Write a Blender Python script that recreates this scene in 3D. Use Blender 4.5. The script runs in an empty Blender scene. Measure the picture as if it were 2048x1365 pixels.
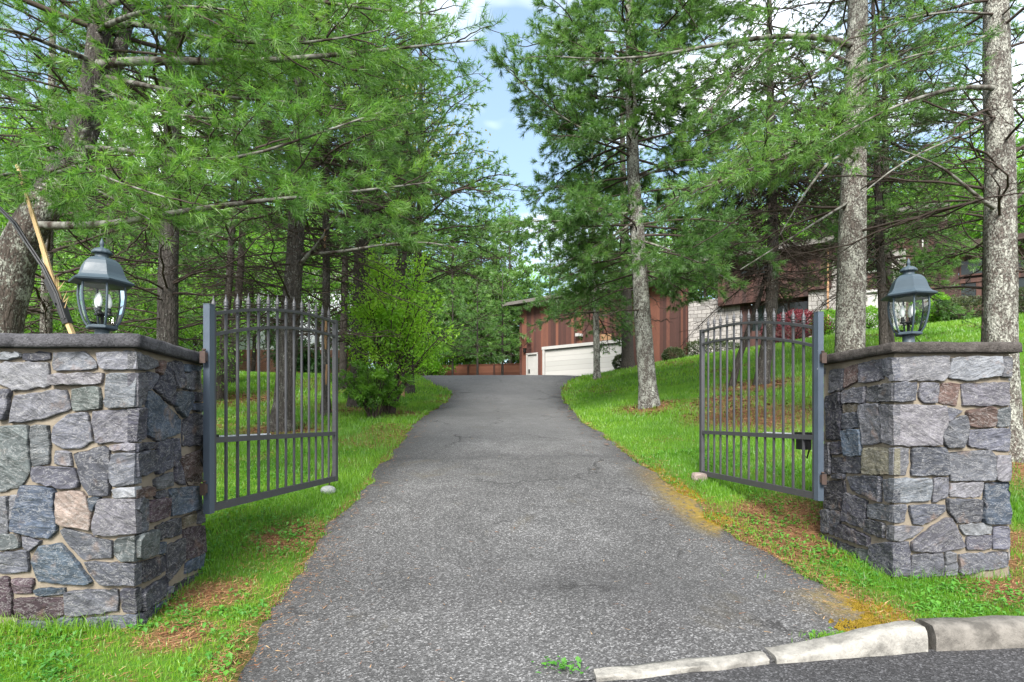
import bpy, math, random
import numpy as np
from mathutils import Vector, Matrix

sc = bpy.context.scene
COL = sc.collection
R = math.radians
F, CX, HY, EYE = 1130.0, 1024.0, 840.0, 1.25   # focal length in photo pixels, centre column, horizon row, eye height


def at(px, py, d):
    """point of the place seen at a photo pixel, d metres away"""
    return ((px - CX) / F * d, d, EYE + (HY - py) / F * d)


def atx(px, d):
    return (px - CX) / F * d


# ------------------------------------------------------------------ mesh builder
class MB:
    def __init__(self):
        self.v, self.c, self.t, self.q, self.tm, self.qm, self.ts, self.qs = [], [], [], [], [], [], [], []
        self.n = 0

    def add(self, v, tris=None, quads=None, col=None, m=0, smooth=False):
        v = np.asarray(v, dtype=np.float32).reshape(-1, 3)
        k = len(v)
        if col is None:
            c = np.ones((k, 4), np.float32)
        else:
            c = np.ones((k, 4), np.float32)
            cc = np.asarray(col, dtype=np.float32)
            c[:, :cc.shape[-1]] = cc
        self.v.append(v)
        self.c.append(c)
        if tris is not None and len(tris):
            t = np.asarray(tris, dtype=np.int64).reshape(-1, 3) + self.n
            self.t.append(t); self.tm.append(np.full(len(t), m)); self.ts.append(np.full(len(t), smooth))
        if quads is not None and len(quads):
            q = np.asarray(quads, dtype=np.int64).reshape(-1, 4) + self.n
            self.q.append(q); self.qm.append(np.full(len(q), m)); self.qs.append(np.full(len(q), smooth))
        self.n += k
        return self

    def box(self, x0, x1, y0, y1, z0, z1, M=None, m=0, col=None, bev=0.0):
        v = np.array([(x, y, z) for z in (z0, z1) for y in (y0, y1) for x in (x0, x1)], np.float32)
        if M is not None:
            v = v @ np.array(M.to_3x3()).T + np.array(M.translation)
        q = [(0, 2, 3, 1), (4, 5, 7, 6), (0, 1, 5, 4), (2, 6, 7, 3), (0, 4, 6, 2), (1, 3, 7, 5)]
        return self.add(v, quads=q, m=m, col=None if col is None else np.tile(col, (8, 1)))

    def bar(self, a, b, w, h=None, m=0, col=None, up=(0, 0, 1)):
        """box-section bar from a to b"""
        a, b = np.array(a, float), np.array(b, float)
        h = w if h is None else h
        t = b - a
        t /= np.linalg.norm(t)
        up = np.array(up, float)
        if abs(np.dot(up, t)) > .95:
            up = np.array((0, 1, 0.))
        s = np.cross(t, up); s /= np.linalg.norm(s)
        u = np.cross(s, t)
        v = [p + s * w / 2 * i + u * h / 2 * j for p in (a, b) for (i, j) in ((-1, -1), (1, -1), (1, 1), (-1, 1))]
        q = [(0, 1, 2, 3), (7, 6, 5, 4), (0, 4, 5, 1), (1, 5, 6, 2), (2, 6, 7, 3), (3, 7, 4, 0)]
        return self.add(v, quads=q, m=m, col=None if col is None else np.tile(col, (8, 1)))

    def lathe(self, prof, n=24, loc=(0, 0, 0), m=0, smooth=True, rot=0.0, star=None, col=None):
        prof = np.array(prof, float)
        a = np.arange(n) * 2 * math.pi / n + rot
        k = len(prof)
        v = np.zeros((k, n, 3))
        rr = prof[:, 0][:, None] * (np.ones(n)[None] if star is None else star[None])
        v[:, :, 0] = rr * np.cos(a)
        v[:, :, 1] = rr * np.sin(a)
        v[:, :, 2] = prof[:, 1][:, None]
        v = v.reshape(-1, 3) + np.array(loc)
        i, j = np.meshgrid(np.arange(k - 1), np.arange(n), indexing='ij')
        j2 = (j + 1) % n
        q = np.stack([i * n + j, i * n + j2, (i + 1) * n + j2, (i + 1) * n + j], -1).reshape(-1, 4)
        return self.add(v, quads=q, m=m, smooth=smooth, col=None if col is None else np.tile(col, (len(v), 1)))

    def tubes(self, P, rad, k=5, m=0, col=None, smooth=True, cap=False):
        """P (B,N,3) polylines with radii (B,N)"""
        P = np.asarray(P, float)
        if P.ndim == 2:
            P = P[None]
        rad = np.broadcast_to(np.asarray(rad, float), P.shape[:2])
        B, N, _ = P.shape
        if B == 0:
            return self
        T = np.gradient(P, axis=1)
        T /= np.linalg.norm(T, axis=2, keepdims=True) + 1e-9
        mean = np.abs(T[:, :, 2]).mean(1)
        ref = np.where((mean > .8)[:, None], np.array([[1., 0, 0]]), np.array([[0, 0, 1.]]))[:, None, :]
        S = np.cross(T, np.broadcast_to(ref, T.shape)); S /= np.linalg.norm(S, axis=2, keepdims=True) + 1e-9
        U = np.cross(S, T)
        a = np.arange(k) * 2 * math.pi / k
        V = P[:, :, None, :] + rad[:, :, None, None] * (S[:, :, None, :] * np.cos(a)[:, None] + U[:, :, None, :] * np.sin(a)[:, None])
        b, i, j = np.meshgrid(np.arange(B), np.arange(N - 1), np.arange(k), indexing='ij')
        j2 = (j + 1) % k
        base = b * N * k
        q = np.stack([base + i * k + j, base + i * k + j2, base + (i + 1) * k + j2, base + (i + 1) * k + j], -1).reshape(-1, 4)
        c = None
        if col is not None:
            c = np.broadcast_to(np.asarray(col, float), (V.reshape(-1, 3).shape[0], len(col)))
        self.add(V.reshape(-1, 3), quads=q, m=m, smooth=smooth, col=c)
        if cap:
            for e in (0, N - 1):
                pass
        return self

    def build(self, name, mats, parent=None, loc=None):
        me = bpy.data.meshes.new(name)
        V = np.concatenate(self.v) if self.v else np.zeros((0, 3), np.float32)
        me.vertices.add(len(V))
        me.vertices.foreach_set('co', V.ravel())
        T = np.concatenate(self.t) if self.t else np.zeros((0, 3), int)
        Q = np.concatenate(self.q) if self.q else np.zeros((0, 4), int)
        loops = np.concatenate([T.ravel(), Q.ravel()]).astype(np.int32)
        me.loops.add(len(loops))
        me.loops.foreach_set('vertex_index', loops)
        ls = np.concatenate([np.arange(len(T)) * 3, len(T) * 3 + np.arange(len(Q)) * 4]).astype(np.int32)
        me.polygons.add(len(ls))
        me.polygons.foreach_set('loop_start', ls)
        mi = np.concatenate(self.tm + self.qm).astype(np.int32)
        sm = np.concatenate(self.ts + self.qs).astype(bool)
        me.polygons.foreach_set('material_index', mi)
        me.polygons.foreach_set('use_smooth', sm)
        ca = me.color_attributes.new('Col', 'FLOAT_COLOR', 'POINT')
        ca.data.foreach_set('color', np.concatenate(self.c).ravel())
        me.update(calc_edges=True)
        if not isinstance(mats, (list, tuple)):
            mats = [mats]
        for mm in mats:
            me.materials.append(mm)
        o = bpy.data.objects.new(name, me)
        COL.objects.link(o)
        if parent is not None:
            o.parent = parent
        if loc is not None:
            o.location = loc
        return o


def tag(o, label=None, cat=None, group=None, kind=None):
    if label: o['label'] = label
    if cat: o['category'] = cat
    if group: o['group'] = group
    if kind: o['kind'] = kind
    return o


def empty(name, loc, label, cat, group=None, rz=0.0):
    o = bpy.data.objects.new(name, None)
    COL.objects.link(o)
    o.location = loc
    o.rotation_euler = (0, 0, rz)
    o.empty_display_size = .2
    return tag(o, label, cat, group)


def copy_tree(o, parent=None):
    kids = list(o.children)
    c = o.copy()
    COL.objects.link(c)
    if parent is not None:
        c.parent = parent
    for ch in kids:
        copy_tree(ch, c)
    return c


# ------------------------------------------------------------------ numpy value noise
_rs = np.random.RandomState(5)
_LAT = _rs.rand(256, 256)


def vnoise(x, y, s=1.0, off=0):
    x = np.asarray(x, float) * s + 37.3 * off + 1000
    y = np.asarray(y, float) * s + 91.7 * off + 1000
    xi, yi = np.floor(x).astype(int), np.floor(y).astype(int)
    fx, fy = x - xi, y - yi
    fx, fy = fx * fx * (3 - 2 * fx), fy * fy * (3 - 2 * fy)
    g = lambda a, b: _LAT[a % 256, b % 256]
    return (g(xi, yi) * (1 - fx) + g(xi + 1, yi) * fx) * (1 - fy) + (g(xi, yi + 1) * (1 - fx) + g(xi + 1, yi + 1) * fx) * fy


def fbm(x, y, s=1.0, off=0, o=4):
    t, a, n = 0, .5, 0
    for i in range(o):
        t = t + a * vnoise(x, y, s * 2 ** i, off + i); n += a; a *= .5
    return t / n


def sstep(a, b, x):
    t = np.clip((np.asarray(x, float) - a) / (b - a), 0, 1)
    return t * t * (3 - 2 * t)


# ------------------------------------------------------------------ materials
def new_mat(name):
    m = bpy.data.materials.new(name)
    m.use_nodes = True
    nt = m.node_tree
    nt.nodes.clear()
    return m, nt


class NT:
    def __init__(self, name):
        self.m, self.nt = new_mat(name)

    def n(self, t, ins=None, **kw):
        nd = self.nt.nodes.new(t)
        for k, v in kw.items():
            setattr(nd, k, v)
        for k, v in (ins or {}).items():
            s = nd.inputs[k]
            if hasattr(v, 'links'):
                self.nt.links.new(v, s)
            else:
                s.default_value = v
        return nd

    def coord(self, which='Object', scale=(1, 1, 1)):
        tc = self.n('ShaderNodeTexCoord')
        mp = self.n('ShaderNodeMapping', {'Vector': tc.outputs[which], 'Scale': scale})
        return mp.outputs[0]

    def noise(self, vec, scale, detail=4, rough=.55, dist=0.0):
        return self.n('ShaderNodeTexNoise', {'Vector': vec, 'Scale': scale, 'Detail': detail, 'Roughness': rough, 'Distortion': dist}).outputs['Fac']

    def ramp(self, fac, stops, interp='LINEAR'):
        r = self.n('ShaderNodeValToRGB', {'Fac': fac})
        r.color_ramp.interpolation = interp
        e = r.color_ramp.elements
        while len(e) < len(stops):
            e.new(0.5)
        for i, (p, c) in enumerate(stops):
            e[i].position = p
            e[i].color = (c[0], c[1], c[2], 1) if not isinstance(c, (int, float)) else (c, c, c, 1)
        return r.outputs['Color']

    def mix(self, fac, a, b, mode='MIX'):
        x = self.n('ShaderNodeMix', data_type='RGBA', blend_type=mode)
        for i, v in ((0, fac), (6, a), (7, b)):
            if hasattr(v, 'links'):
                self.nt.links.new(v, x.inputs[i])
            else:
                x.inputs[i].default_value = v if i == 0 else ((v[0], v[1], v[2], 1) if len(v) == 3 else v)
        return x.outputs[2]

    def math(self, op, a, b=0.0, clamp=False):
        x = self.n('ShaderNodeMath', operation=op, use_clamp=clamp)
        for i, v in ((0, a), (1, b)):
            if hasattr(v, 'links'):
                self.nt.links.new(v, x.inputs[i])
            else:
                x.inputs[i].default_value = v
        return x.outputs[0]

    def bump(self, h, strength=.5, dist=.02, normal=None):
        ins = {'Height': h, 'Strength': strength, 'Distance': dist}
        if normal is not None:
            ins['Normal'] = normal
        return self.n('ShaderNodeBump', ins).outputs[0]

    def vcol(self):
        return self.n('ShaderNodeVertexColor', layer_name='Col').outputs['Color']

    def out(self, shader):
        o = self.n('ShaderNodeOutputMaterial', {'Surface': shader})
        return self.m

    def principled(self, color, rough=.8, metal=0.0, normal=None, spec=.3, **kw):
        ins = {'Base Color': color if hasattr(color, 'links') else (*color, 1), 'Roughness': rough, 'Metallic': metal, 'Specular IOR Level': spec}
        if normal is not None:
            ins['Normal'] = normal
        ins.update(kw)
        return self.out(self.n('ShaderNodeBsdfPrincipled', ins).outputs[0])


def foliage_mat(name, dark, mid, light, transl=.35, rough_noise=1.2):
    a = NT(name)
    sep = a.n('ShaderNodeSeparateColor', {'Color': a.vcol()})
    n = a.noise(a.coord(), rough_noise, 2)
    f = a.math('ADD', a.math('MULTIPLY', sep.outputs[0], .7), a.math('MULTIPLY', n, .4))
    c = a.ramp(f, [(.15, dark), (.5, mid), (.95, light)])
    d = a.n('ShaderNodeBsdfDiffuse', {'Color': c, 'Roughness': .5}).outputs[0]
    t = a.n('ShaderNodeBsdfTranslucent', {'Color': a.mix(.5, c, a.mix(1, c, (1.3, 1.25, .6), 'MULTIPLY'))}).outputs[0]
    g = a.n('ShaderNodeBsdfGlossy', {'Color': (1, 1, 1, 1), 'Roughness': .45}).outputs[0]
    s = a.n('ShaderNodeMixShader', {0: transl, 1: d, 2: t}).outputs[0]
    s = a.n('ShaderNodeMixShader', {0: .035, 1: s, 2: g}).outputs[0]
    return a.out(s)


def bark_mat(name, dark, light, lichen, amount, zs=.28, scale=22):
    a = NT(name)
    co = a.coord('Object', (1, 1, zs))
    vor = a.n('ShaderNodeTexVoronoi', {'Vector': a.n('ShaderNodeVectorMath', {0: co, 1: a.n('ShaderNodeVectorMath', {0: a.n('ShaderNodeTexNoise', {'Vector': co, 'Scale': 14.0}).outputs['Color'], 'Scale': .06}, operation='SCALE').outputs[0]}, operation='ADD').outputs[0], 'Scale': scale, 'Randomness': 1.0}, feature='DISTANCE_TO_EDGE').outputs['Distance']
    n1 = a.noise(co, scale * 1.6, 6, .7)
    n2 = a.noise(a.coord('Object', (1, 1, .55)), 7, 5, .7)
    n3 = a.noise(a.coord('Object', (1, 1, .7)), 48, 5, .72, .4)
    base = a.mix(a.ramp(n1, [(.3, 0.0), (.7, 1.0)]), dark, light)
    crack = a.ramp(vor, [(.0, .35), (.18, 1.0)])
    base = a.mix(.55, base, crack, 'MULTIPLY')
    lo = a.math('ADD', a.math('MULTIPLY', n2, .42), a.math('MULTIPLY', n3, .58))
    lm = a.ramp(lo, [(.60 - amount * .17, 0.0), (.655 - amount * .17, 1.0)])
    lcol = a.mix(a.ramp(n1, [(.3, 0.0), (.7, 1.0)]), tuple(x * .6 for x in lichen), tuple(min(1, x * 1.35) for x in lichen))
    c = a.mix(lm, base, lcol)
    h = a.math('ADD', a.math('MULTIPLY', crack, .45), a.math('ADD', a.math('MULTIPLY', n1, .7), a.math('MULTIPLY', lm, .25)))
    return a.principled(c, .92, normal=a.bump(h, 1.0, .035), spec=.12)


M = {}
M['needle'] = foliage_mat('pine_needles', (.036, .095, .025), (.108, .245, .050), (.230, .395, .075), .5)
M['needle_bright'] = foliage_mat('pine_needles_bright', (.038, .105, .022), (.120, .285, .042), (.275, .470, .062), .5)
M['needle_blue'] = foliage_mat('pine_needles_blue', (.040, .100, .026), (.108, .240, .056), (.220, .375, .085), .5)
M['needle_dry'] = foliage_mat('spruce_needles', (.030, .055, .020), (.070, .125, .040), (.12, .19, .06), .4)
M['leaf'] = foliage_mat('leaves', (.045, .120, .016), (.135, .320, .030), (.270, .480, .050), .55)
M['leaf_dark'] = foliage_mat('leaves_dark', (.010, .035, .008), (.030, .095, .016), (.075, .170, .028), .3)
M['leaf_lime'] = foliage_mat('leaves_lime', (.090, .23, .016), (.225, .48, .034), (.40, .64, .06), .6)
M['leaf_yellow'] = foliage_mat('leaves_yellow', (.10, .13, .02), (.28, .28, .04), (.46, .40, .07), .5)
M['leaf_red'] = foliage_mat('leaves_red', (.03, .005, .008), (.13, .018, .03), (.28, .05, .07), .35)
M['leaf_hedge'] = foliage_mat('leaves_hedge', (.015, .03, .010), (.045, .075, .025), (.11, .13, .06), .3)
M['bark_lichen'] = bark_mat('bark_lichen', (.050, .040, .034), (.16, .13, .11), (.34, .345, .295), .62)
M['bark_pale'] = bark_mat('bark_pale', (.060, .050, .042), (.20, .17, .15), (.36, .355, .31), .74, .5, 26)
M['bark_spotted'] = bark_mat('bark_spotted', (.050, .044, .038), (.15, .13, .115), (.33, .335, .30), .72, .4, 26)
M['bark_grey'] = bark_mat('bark_grey', (.032, .028, .025), (.115, .102, .092), (.24, .235, .21), .40)
M['bark_dark'] = bark_mat('bark_dark', (.030, .026, .023), (.105, .092, .082), (.15, .15, .13), .15)
a = NT('twig'); M['twig'] = a.principled(a.mix(a.noise(a.coord(), 3, 2), (.028, .020, .016), (.085, .068, .058)), .95, spec=.1)
a = NT('twig_lichen'); M['twig_lichen'] = a.principled(a.mix(a.ramp(a.noise(a.coord(), 7, 4), [(.4, 0.0), (.6, 1.0)]), (.045, .034, .028), (.20, .20, .175)), .95, spec=.1)


def metal_paint(name, c, var=.25, rough=.45, chips=True):
    a = NT(name)
    co = a.coord()
    n = a.noise(co, 5, 5, .6)
    c2 = a.mix(n, tuple(x * (1 - var) for x in c), tuple(min(1, x * (1 + var)) for x in c))
    if chips:
        ch = a.ramp(a.noise(co, 30, 3, .6), [(.735, 0.0), (.75, 1.0)])
        c2 = a.mix(ch, c2, (.35, .36, .37))
    return a.principled(c2, a.ramp(n, [(.3, rough - .08), (.7, rough + .15)]), 0, a.bump(a.noise(co, 80, 2), .05, .01), .45)


M['gate'] = metal_paint('gate_paint', (.050, .050, .055))
M['gate_post'] = metal_paint('gate_post_paint', (.055, .072, .096))
M['lamp'] = metal_paint('lamp_paint', (.036, .055, .070), .3, .5, False)
M['black'] = metal_paint('black_plastic', (.012, .012, .013), .2, .4, False)
M['steel'] = metal_paint('steel', (.42, .44, .47), .2, .35, False)
a = NT('rust'); M['rust'] = a.principled(a.mix(a.noise(a.coord(), 40, 4), (.030, .027, .027), (.085, .052, .040)), .75)
a = NT('lamp_glass'); M['glass'] = a.out(a.n('ShaderNodeMixShader', {0: a.n('ShaderNodeLayerWeight', {'Blend': .22}).outputs['Fresnel'], 1: a.n('ShaderNodeBsdfTransparent', {'Color': (.93, .96, .95, 1)}).outputs[0], 2: a.n('ShaderNodeBsdfGlossy', {'Color': (1, 1, 1, 1), 'Roughness': .03}).outputs[0]}).outputs[0])
a = NT('bulb'); M['bulb'] = a.principled((.82, .82, .80), .2, spec=.5)
a = NT('window_glass'); M['pane'] = a.principled((.012, .018, .018), .06, spec=.35)


def stone_mat():
    a = NT('fieldstone')
    vc = a.vcol()
    al = a.n('ShaderNodeVertexColor', layer_name='Col').outputs['Alpha']
    sh_ = a.n('ShaderNodeCombineXYZ', {'X': a.math('MULTIPLY', al, 37.0), 'Y': a.math('MULTIPLY', al, 91.0), 'Z': a.math('MULTIPLY', al, 53.0)}).outputs[0]
    add = lambda v: a.n('ShaderNodeVectorMath', {0: v, 1: sh_}, operation='ADD').outputs[0]
    co = add(a.coord('Object', (1, 1, 1)))
    rot = a.n('ShaderNodeVectorRotate', {'Vector': co, 'Axis': (0, 1, 0), 'Angle': a.math('MULTIPLY', a.math('SUBTRACT', a.math('FRACT', a.math('MULTIPLY', al, 7.3)), .5), 1.5)}).outputs[0]
    band = a.noise(a.n('ShaderNodeMapping', {'Vector': rot, 'Scale': (1.3, 1.3, 5.5)}).outputs[0], 4.0, 6, .65, .9)
    fine = a.noise(co, 55, 5, .7)
    n2 = a.noise(co, 11, 5, .6, .5)
    f = a.math('ADD', a.math('MULTIPLY', band, .55), a.math('MULTIPLY', n2, .45))
    c = a.mix(1, vc, a.ramp(f, [(.3, .5), (.5, 1.0), (.68, 1.75)]), 'MULTIPLY')
    c = a.mix(.55, c, a.ramp(fine, [(.3, .6), (.7, 1.4)]), 'MULTIPLY')
    vein = a.ramp(a.noise(a.coord('Object', (1, 1, 2.5)), 7, 7, .7, 1.4), [(.485, 0.0), (.5, .55), (.515, 0.0)])
    c = a.mix(vein, c, (.42, .41, .40))
    rust = a.ramp(a.noise(co, 6.3, 4, .6), [(.60, 0.0), (.72, .45)])
    c = a.mix(rust, c, (.20, .13, .09))
    h = a.math('ADD', a.math('MULTIPLY', band, 1.0), a.math('ADD', a.math('MULTIPLY', n2, .7), a.math('MULTIPLY', fine, .35)))
    return a.principled(c, .85, normal=a.bump(h, .85, .03), spec=.25)


M['stone'] = stone_mat()
a = NT('mortar'); _n = a.noise(a.coord(), 90, 4, .7); _m = a.noise(a.coord(), 9, 4); M['mortar'] = a.principled(a.mix(_m, (.13, .108, .082), (.27, .232, .18)), .95, normal=a.bump(_n, .6, .01), spec=.1)


def cap_mat(name, c0, c1):
    a = NT(name)
    co = a.coord()
    n1 = a.noise(co, 22, 6, .7); n2 = a.noise(co, 4, 4); n3 = a.noise(co, 80, 3, .7)
    c = a.mix(a.ramp(a.math('ADD', a.math('MULTIPLY', n1, .5), a.math('MULTIPLY', n2, .5)), [(.35, 0.0), (.65, 1.0)]), c0, c1)
    c = a.mix(.5, c, a.ramp(n3, [(.3, .5), (.7, 1.5)]), 'MULTIPLY')
    return a.principled(c, .9, normal=a.bump(a.math('ADD', n1, a.math('MULTIPLY', n3, .5)), 1.0, .03), spec=.2)


M['cap_blue'] = cap_mat('capstone_bluestone', (.030, .030, .034), (.115, .112, .12))
M['cap_brown'] = cap_mat('capstone_brownstone', (.032, .028, .025), (.105, .092, .084))


def asphalt(name, base, speck, seam=False):
    a = NT(name)
    co = a.coord()
    v = a.n('ShaderNodeTexVoronoi', {'Vector': co, 'Scale': 100.0, 'Randomness': 1.0})
    cell = a.n('ShaderNodeSeparateColor', {'Color': v.outputs['Color']})
    agg = a.ramp(cell.outputs[0], [(.0, .35), (.5, .80), (.78, 1.25), (.92, 2.2), (1.0, speck)])
    big = a.noise(co, .55, 5, .6); mid = a.noise(co, 3.2, 5, .65)
    c = a.mix(a.ramp(big, [(.35, 0.0), (.65, 1.0)]), tuple(x * .74 for x in base), tuple(x * 1.22 for x in base))
    c = a.mix(a.ramp(mid, [(.35, .5), (.6, 0.0)]), c, tuple(x * .62 for x in base))
    c = a.mix(.8, c, agg, 'MULTIPLY')
    stain = a.ramp(a.noise(co, .9, 6, .7, .6), [(.60, 0.0), (.72, .55)])
    c = a.mix(stain, c, (.085, .072, .045))
    if seam:
        sep = a.n('ShaderNodeSeparateXYZ', {'Vector': co})
        # older smoother paving up the slope, with a wavy dark seam where the two meet
        w = a.math('ADD', sep.outputs[1], a.math('MULTIPLY', a.noise(a.coord('Object', (.8, .05, 0)), 1.0, 3), .9))
        up = a.ramp(a.math('MULTIPLY', a.math('SUBTRACT', w, 8.3), .30, True), [(0.0, 0.0), (1.0, 1.0)])
        c = a.mix(a.math('MULTIPLY', up, .5), c, a.mix(mid, (.118, .116, .117), (.158, .155, .155)))
        line = a.ramp(a.math('ABSOLUTE', a.math('SUBTRACT', w, 8.6)), [(.0, .75), (.07, .35), (.30, 0.0)])
        c = a.mix(a.math('MULTIPLY', line, a.noise(co, 2.2, 3)), c, (.03, .03, .032))
        dn = a.n('ShaderNodeTexNoise', {'Vector': co, 'Scale': 1.6, 'Detail': 5.0, 'Roughness': .7}).outputs['Color']
        dv = a.n('ShaderNodeVectorMath', {0: co, 1: a.n('ShaderNodeVectorMath', {0: dn, 'Scale': .9}, operation='SCALE').outputs[0]}, operation='ADD').outputs[0]
        ck = a.n('ShaderNodeTexVoronoi', {'Vector': dv, 'Scale': .42}, feature='DISTANCE_TO_EDGE').outputs['Distance']
        ck = a.math('MULTIPLY', a.ramp(ck, [(.0, .85), (.006, .5), (.012, 0.0)]), a.ramp(a.noise(co, .7, 2), [(.46, 0.0), (.6, 1.0)]))
        c = a.mix(ck, c, (.022, .021, .021))
        vc = a.n('ShaderNodeSeparateColor', {'Color': a.vcol()})
        c = a.mix(vc.outputs[1], c, tuple(x * .42 for x in base))
        ms = a.math('MULTIPLY', vc.outputs[2], a.ramp(a.noise(co, 16, 6, .75), [(.36, 0.0), (.50, 1.0)]))
        c = a.mix(ms, c, a.mix(a.noise(co, 40, 3), (.13, .085, .014), (.30, .21, .03)))
    h = a.math('ADD', v.outputs['Distance'], a.math('MULTIPLY', cell.outputs[1], .6))
    return a.principled(c, .9, normal=a.bump(h, .7, .008), spec=.25)


M['drive'] = asphalt('driveway_asphalt', (.100, .0985, .098), 2.9, True)
M['road'] = asphalt('road_asphalt', (.058, .057, .059), 3.0)


def ground_mat():
    a = NT('lawn_soil')
    s = a.n('ShaderNodeSeparateColor', {'Color': a.vcol()})
    co = a.coord()
    n1 = a.noise(co, 24, 6, .75); n2 = a.noise(co, 2.2, 5, .6); n3 = a.noise(co, 90, 3, .7)
    g = a.mix(a.math('ADD', a.math('MULTIPLY', n1, .5), a.math('MULTIPLY', n2, .5)), (.028, .085, .010), (.105, .235, .022))
    l = a.mix(n1, (.075, .036, .020), (.30, .155, .085))
    l = a.mix(.6, l, a.ramp(n3, [(.3, .4), (.7, 1.6)]), 'MULTIPLY')
    f = a.math('ADD', s.outputs[0], a.math('MULTIPLY', a.math('SUBTRACT', n1, .5), 1.6), True)
    c = a.mix(f, g, l)
    return a.principled(c, .95, normal=a.bump(a.math('ADD', n1, n3), .7, .03), spec=.1)


M['ground'] = ground_mat()
M['grass'] = foliage_mat('grass_blades', (.040, .105, .008), (.115, .285, .014), (.270, .450, .035), .5, .9)
M['weed'] = foliage_mat('weed_leaves', (.020, .080, .012), (.060, .220, .022), (.150, .370, .045), .4)
a = NT('dry_litter'); _s = a.n('ShaderNodeSeparateColor', {'Color': a.vcol()}); M['litter'] = a.principled(a.ramp(_s.outputs[0], [(0, (.11, .045, .022)), (.5, (.27, .125, .06)), (1, (.42, .28, .14))]), .9, spec=.1)
a = NT('moss'); M['moss'] = a.principled(a.mix(a.noise(a.coord(), 30, 4), (.11, .075, .010), (.32, .22, .03)), .95, normal=a.bump(a.noise(a.coord(), 120, 3), 1, .02), spec=.05)


def concrete(name, c):
    a = NT(name)
    co = a.coord()
    n1 = a.noise(co, 7, 6, .7); n2 = a.noise(co, 70, 4, .7)
    cc = a.mix(a.ramp(n1, [(.35, 0.0), (.6, 1.0)]), tuple(x * .42 for x in c), c)
    cc = a.mix(a.ramp(n2, [(.62, 0.0), (.7, .7)]), cc, tuple(x * .3 for x in c))
    return a.principled(cc, .9, normal=a.bump(a.math('ADD', n1, a.math('MULTIPLY', n2, .5)), .8, .015), spec=.2)


M['kerb'] = concrete('kerb_concrete', (.185, .17, .15))
M['kerb_pale'] = concrete('kerb_pale', (.30, .285, .255))


def siding(name, cols, width, axis=0, rough=.7, line=.006, seed=0.0):
    """vertical boards (axis 0 = boards side by side along local x, 2 = along z) each with its own stain"""
    a = NT(name)
    tc = a.n('ShaderNodeTexCoord')
    sep = a.n('ShaderNodeSeparateXYZ', {'Vector': tc.outputs['Object']})
    u = a.math('MULTIPLY', a.math('ADD', sep.outputs[axis], 50 + seed), 1.0 / width)
    idx = a.math('FLOOR', u)
    fr = a.math('FRACT', u)
    wn = a.n('ShaderNodeTexWhiteNoise', {'W': idx}, noise_dimensions='1D').outputs['Value']
    st = (9, 9, 1.2) if axis == 0 else (1.2, 1.2, 9)
    gr = a.noise(a.coord('Object', st), 3, 5, .65)
    f = a.math('ADD', a.math('MULTIPLY', wn, .85), a.math('MULTIPLY', a.math('SUBTRACT', gr, .35), .5))
    c = a.ramp(f, [(.1 + .8 * i / (len(cols) - 1), k) for i, k in enumerate(cols)])
    e = a.math('MINIMUM', fr, a.math('SUBTRACT', 1.0, fr))
    gl = a.ramp(e, [(0, .72), (line / width, 1.0)])
    c = a.mix(1, c, gl, 'MULTIPLY')
    return a.principled(c, rough, normal=a.bump(gl, .6, .02), spec=.25)


M['siding'] = siding('cedar_siding', [(.050, .024, .020), (.072, .032, .026), (.092, .039, .030), (.155, .062, .040)], .19)
M['siding_side'] = siding('cedar_siding_side', [(.050, .024, .020), (.072, .032, .026), (.092, .039, .030), (.155, .062, .040)], .19, 1)
M['siding_far'] = siding('house_siding', [(.028, .015, .013), (.048, .023, .019), (.074, .034, .026)], .2, seed=3)
M['fence'] = siding('fence_boards', [(.12, .045, .029), (.17, .064, .04), (.21, .085, .052)], .16, 2)
M['clapboard'] = siding('white_clapboard', [(.62, .66, .72), (.70, .73, .78), (.74, .77, .80)], .14, 2)
M['door_white'] = siding('garage_panels', [(.34, .335, .315), (.38, .37, .35), (.40, .39, .37)], .3, 2, .5, .02)
a = NT('white_trim'); M['trim'] = a.principled(a.mix(a.noise(a.coord(), 4, 3), (.32, .31, .295), (.41, .40, .38)), .6)
a = NT('roof'); M['roof'] = a.principled(a.mix(a.noise(a.coord(), 6, 5), (.075, .068, .062), (.16, .148, .135)), .9)
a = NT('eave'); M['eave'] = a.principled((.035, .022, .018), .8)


def masonry(name, c0, c1, mort, scale, rows):
    a = NT(name)
    co = a.coord('Object', (1, 1, 1))
    sw = a.n('ShaderNodeSeparateXYZ', {'Vector': co})
    cv = a.n('ShaderNodeCombineXYZ', {'X': sw.outputs[0], 'Y': sw.outputs[2], 'Z': 0.0}).outputs[0]
    dis = a.n('ShaderNodeTexNoise', {'Vector': cv, 'Scale': 1.3, 'Detail': 2.0}).outputs['Color']
    cv = a.n('ShaderNodeVectorMath', {0: cv, 1: a.n('ShaderNodeVectorMath', {0: dis, 'Scale': .22 if rows > .1 else .02}, operation='SCALE').outputs[0]}, operation='ADD').outputs[0]
    b = a.n('ShaderNodeTexBrick', {'Vector': cv, 'Scale': scale, 'Color1': (*c0, 1), 'Color2': (*c1, 1), 'Mortar': (*mort, 1), 'Mortar Size': .018 if rows > .1 else .008, 'Row Height': rows, 'Brick Width': rows * 2.1, 'Bias': 0.0})
    c = a.mix(.7, b.outputs['Color'], a.ramp(a.noise(co, 9, 5, .7), [(.3, .65), (.7, 1.35)]), 'MULTIPLY')
    return a.principled(c, .9, normal=a.bump(b.outputs['Fac'], -.6, .02), spec=.2)


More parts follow.
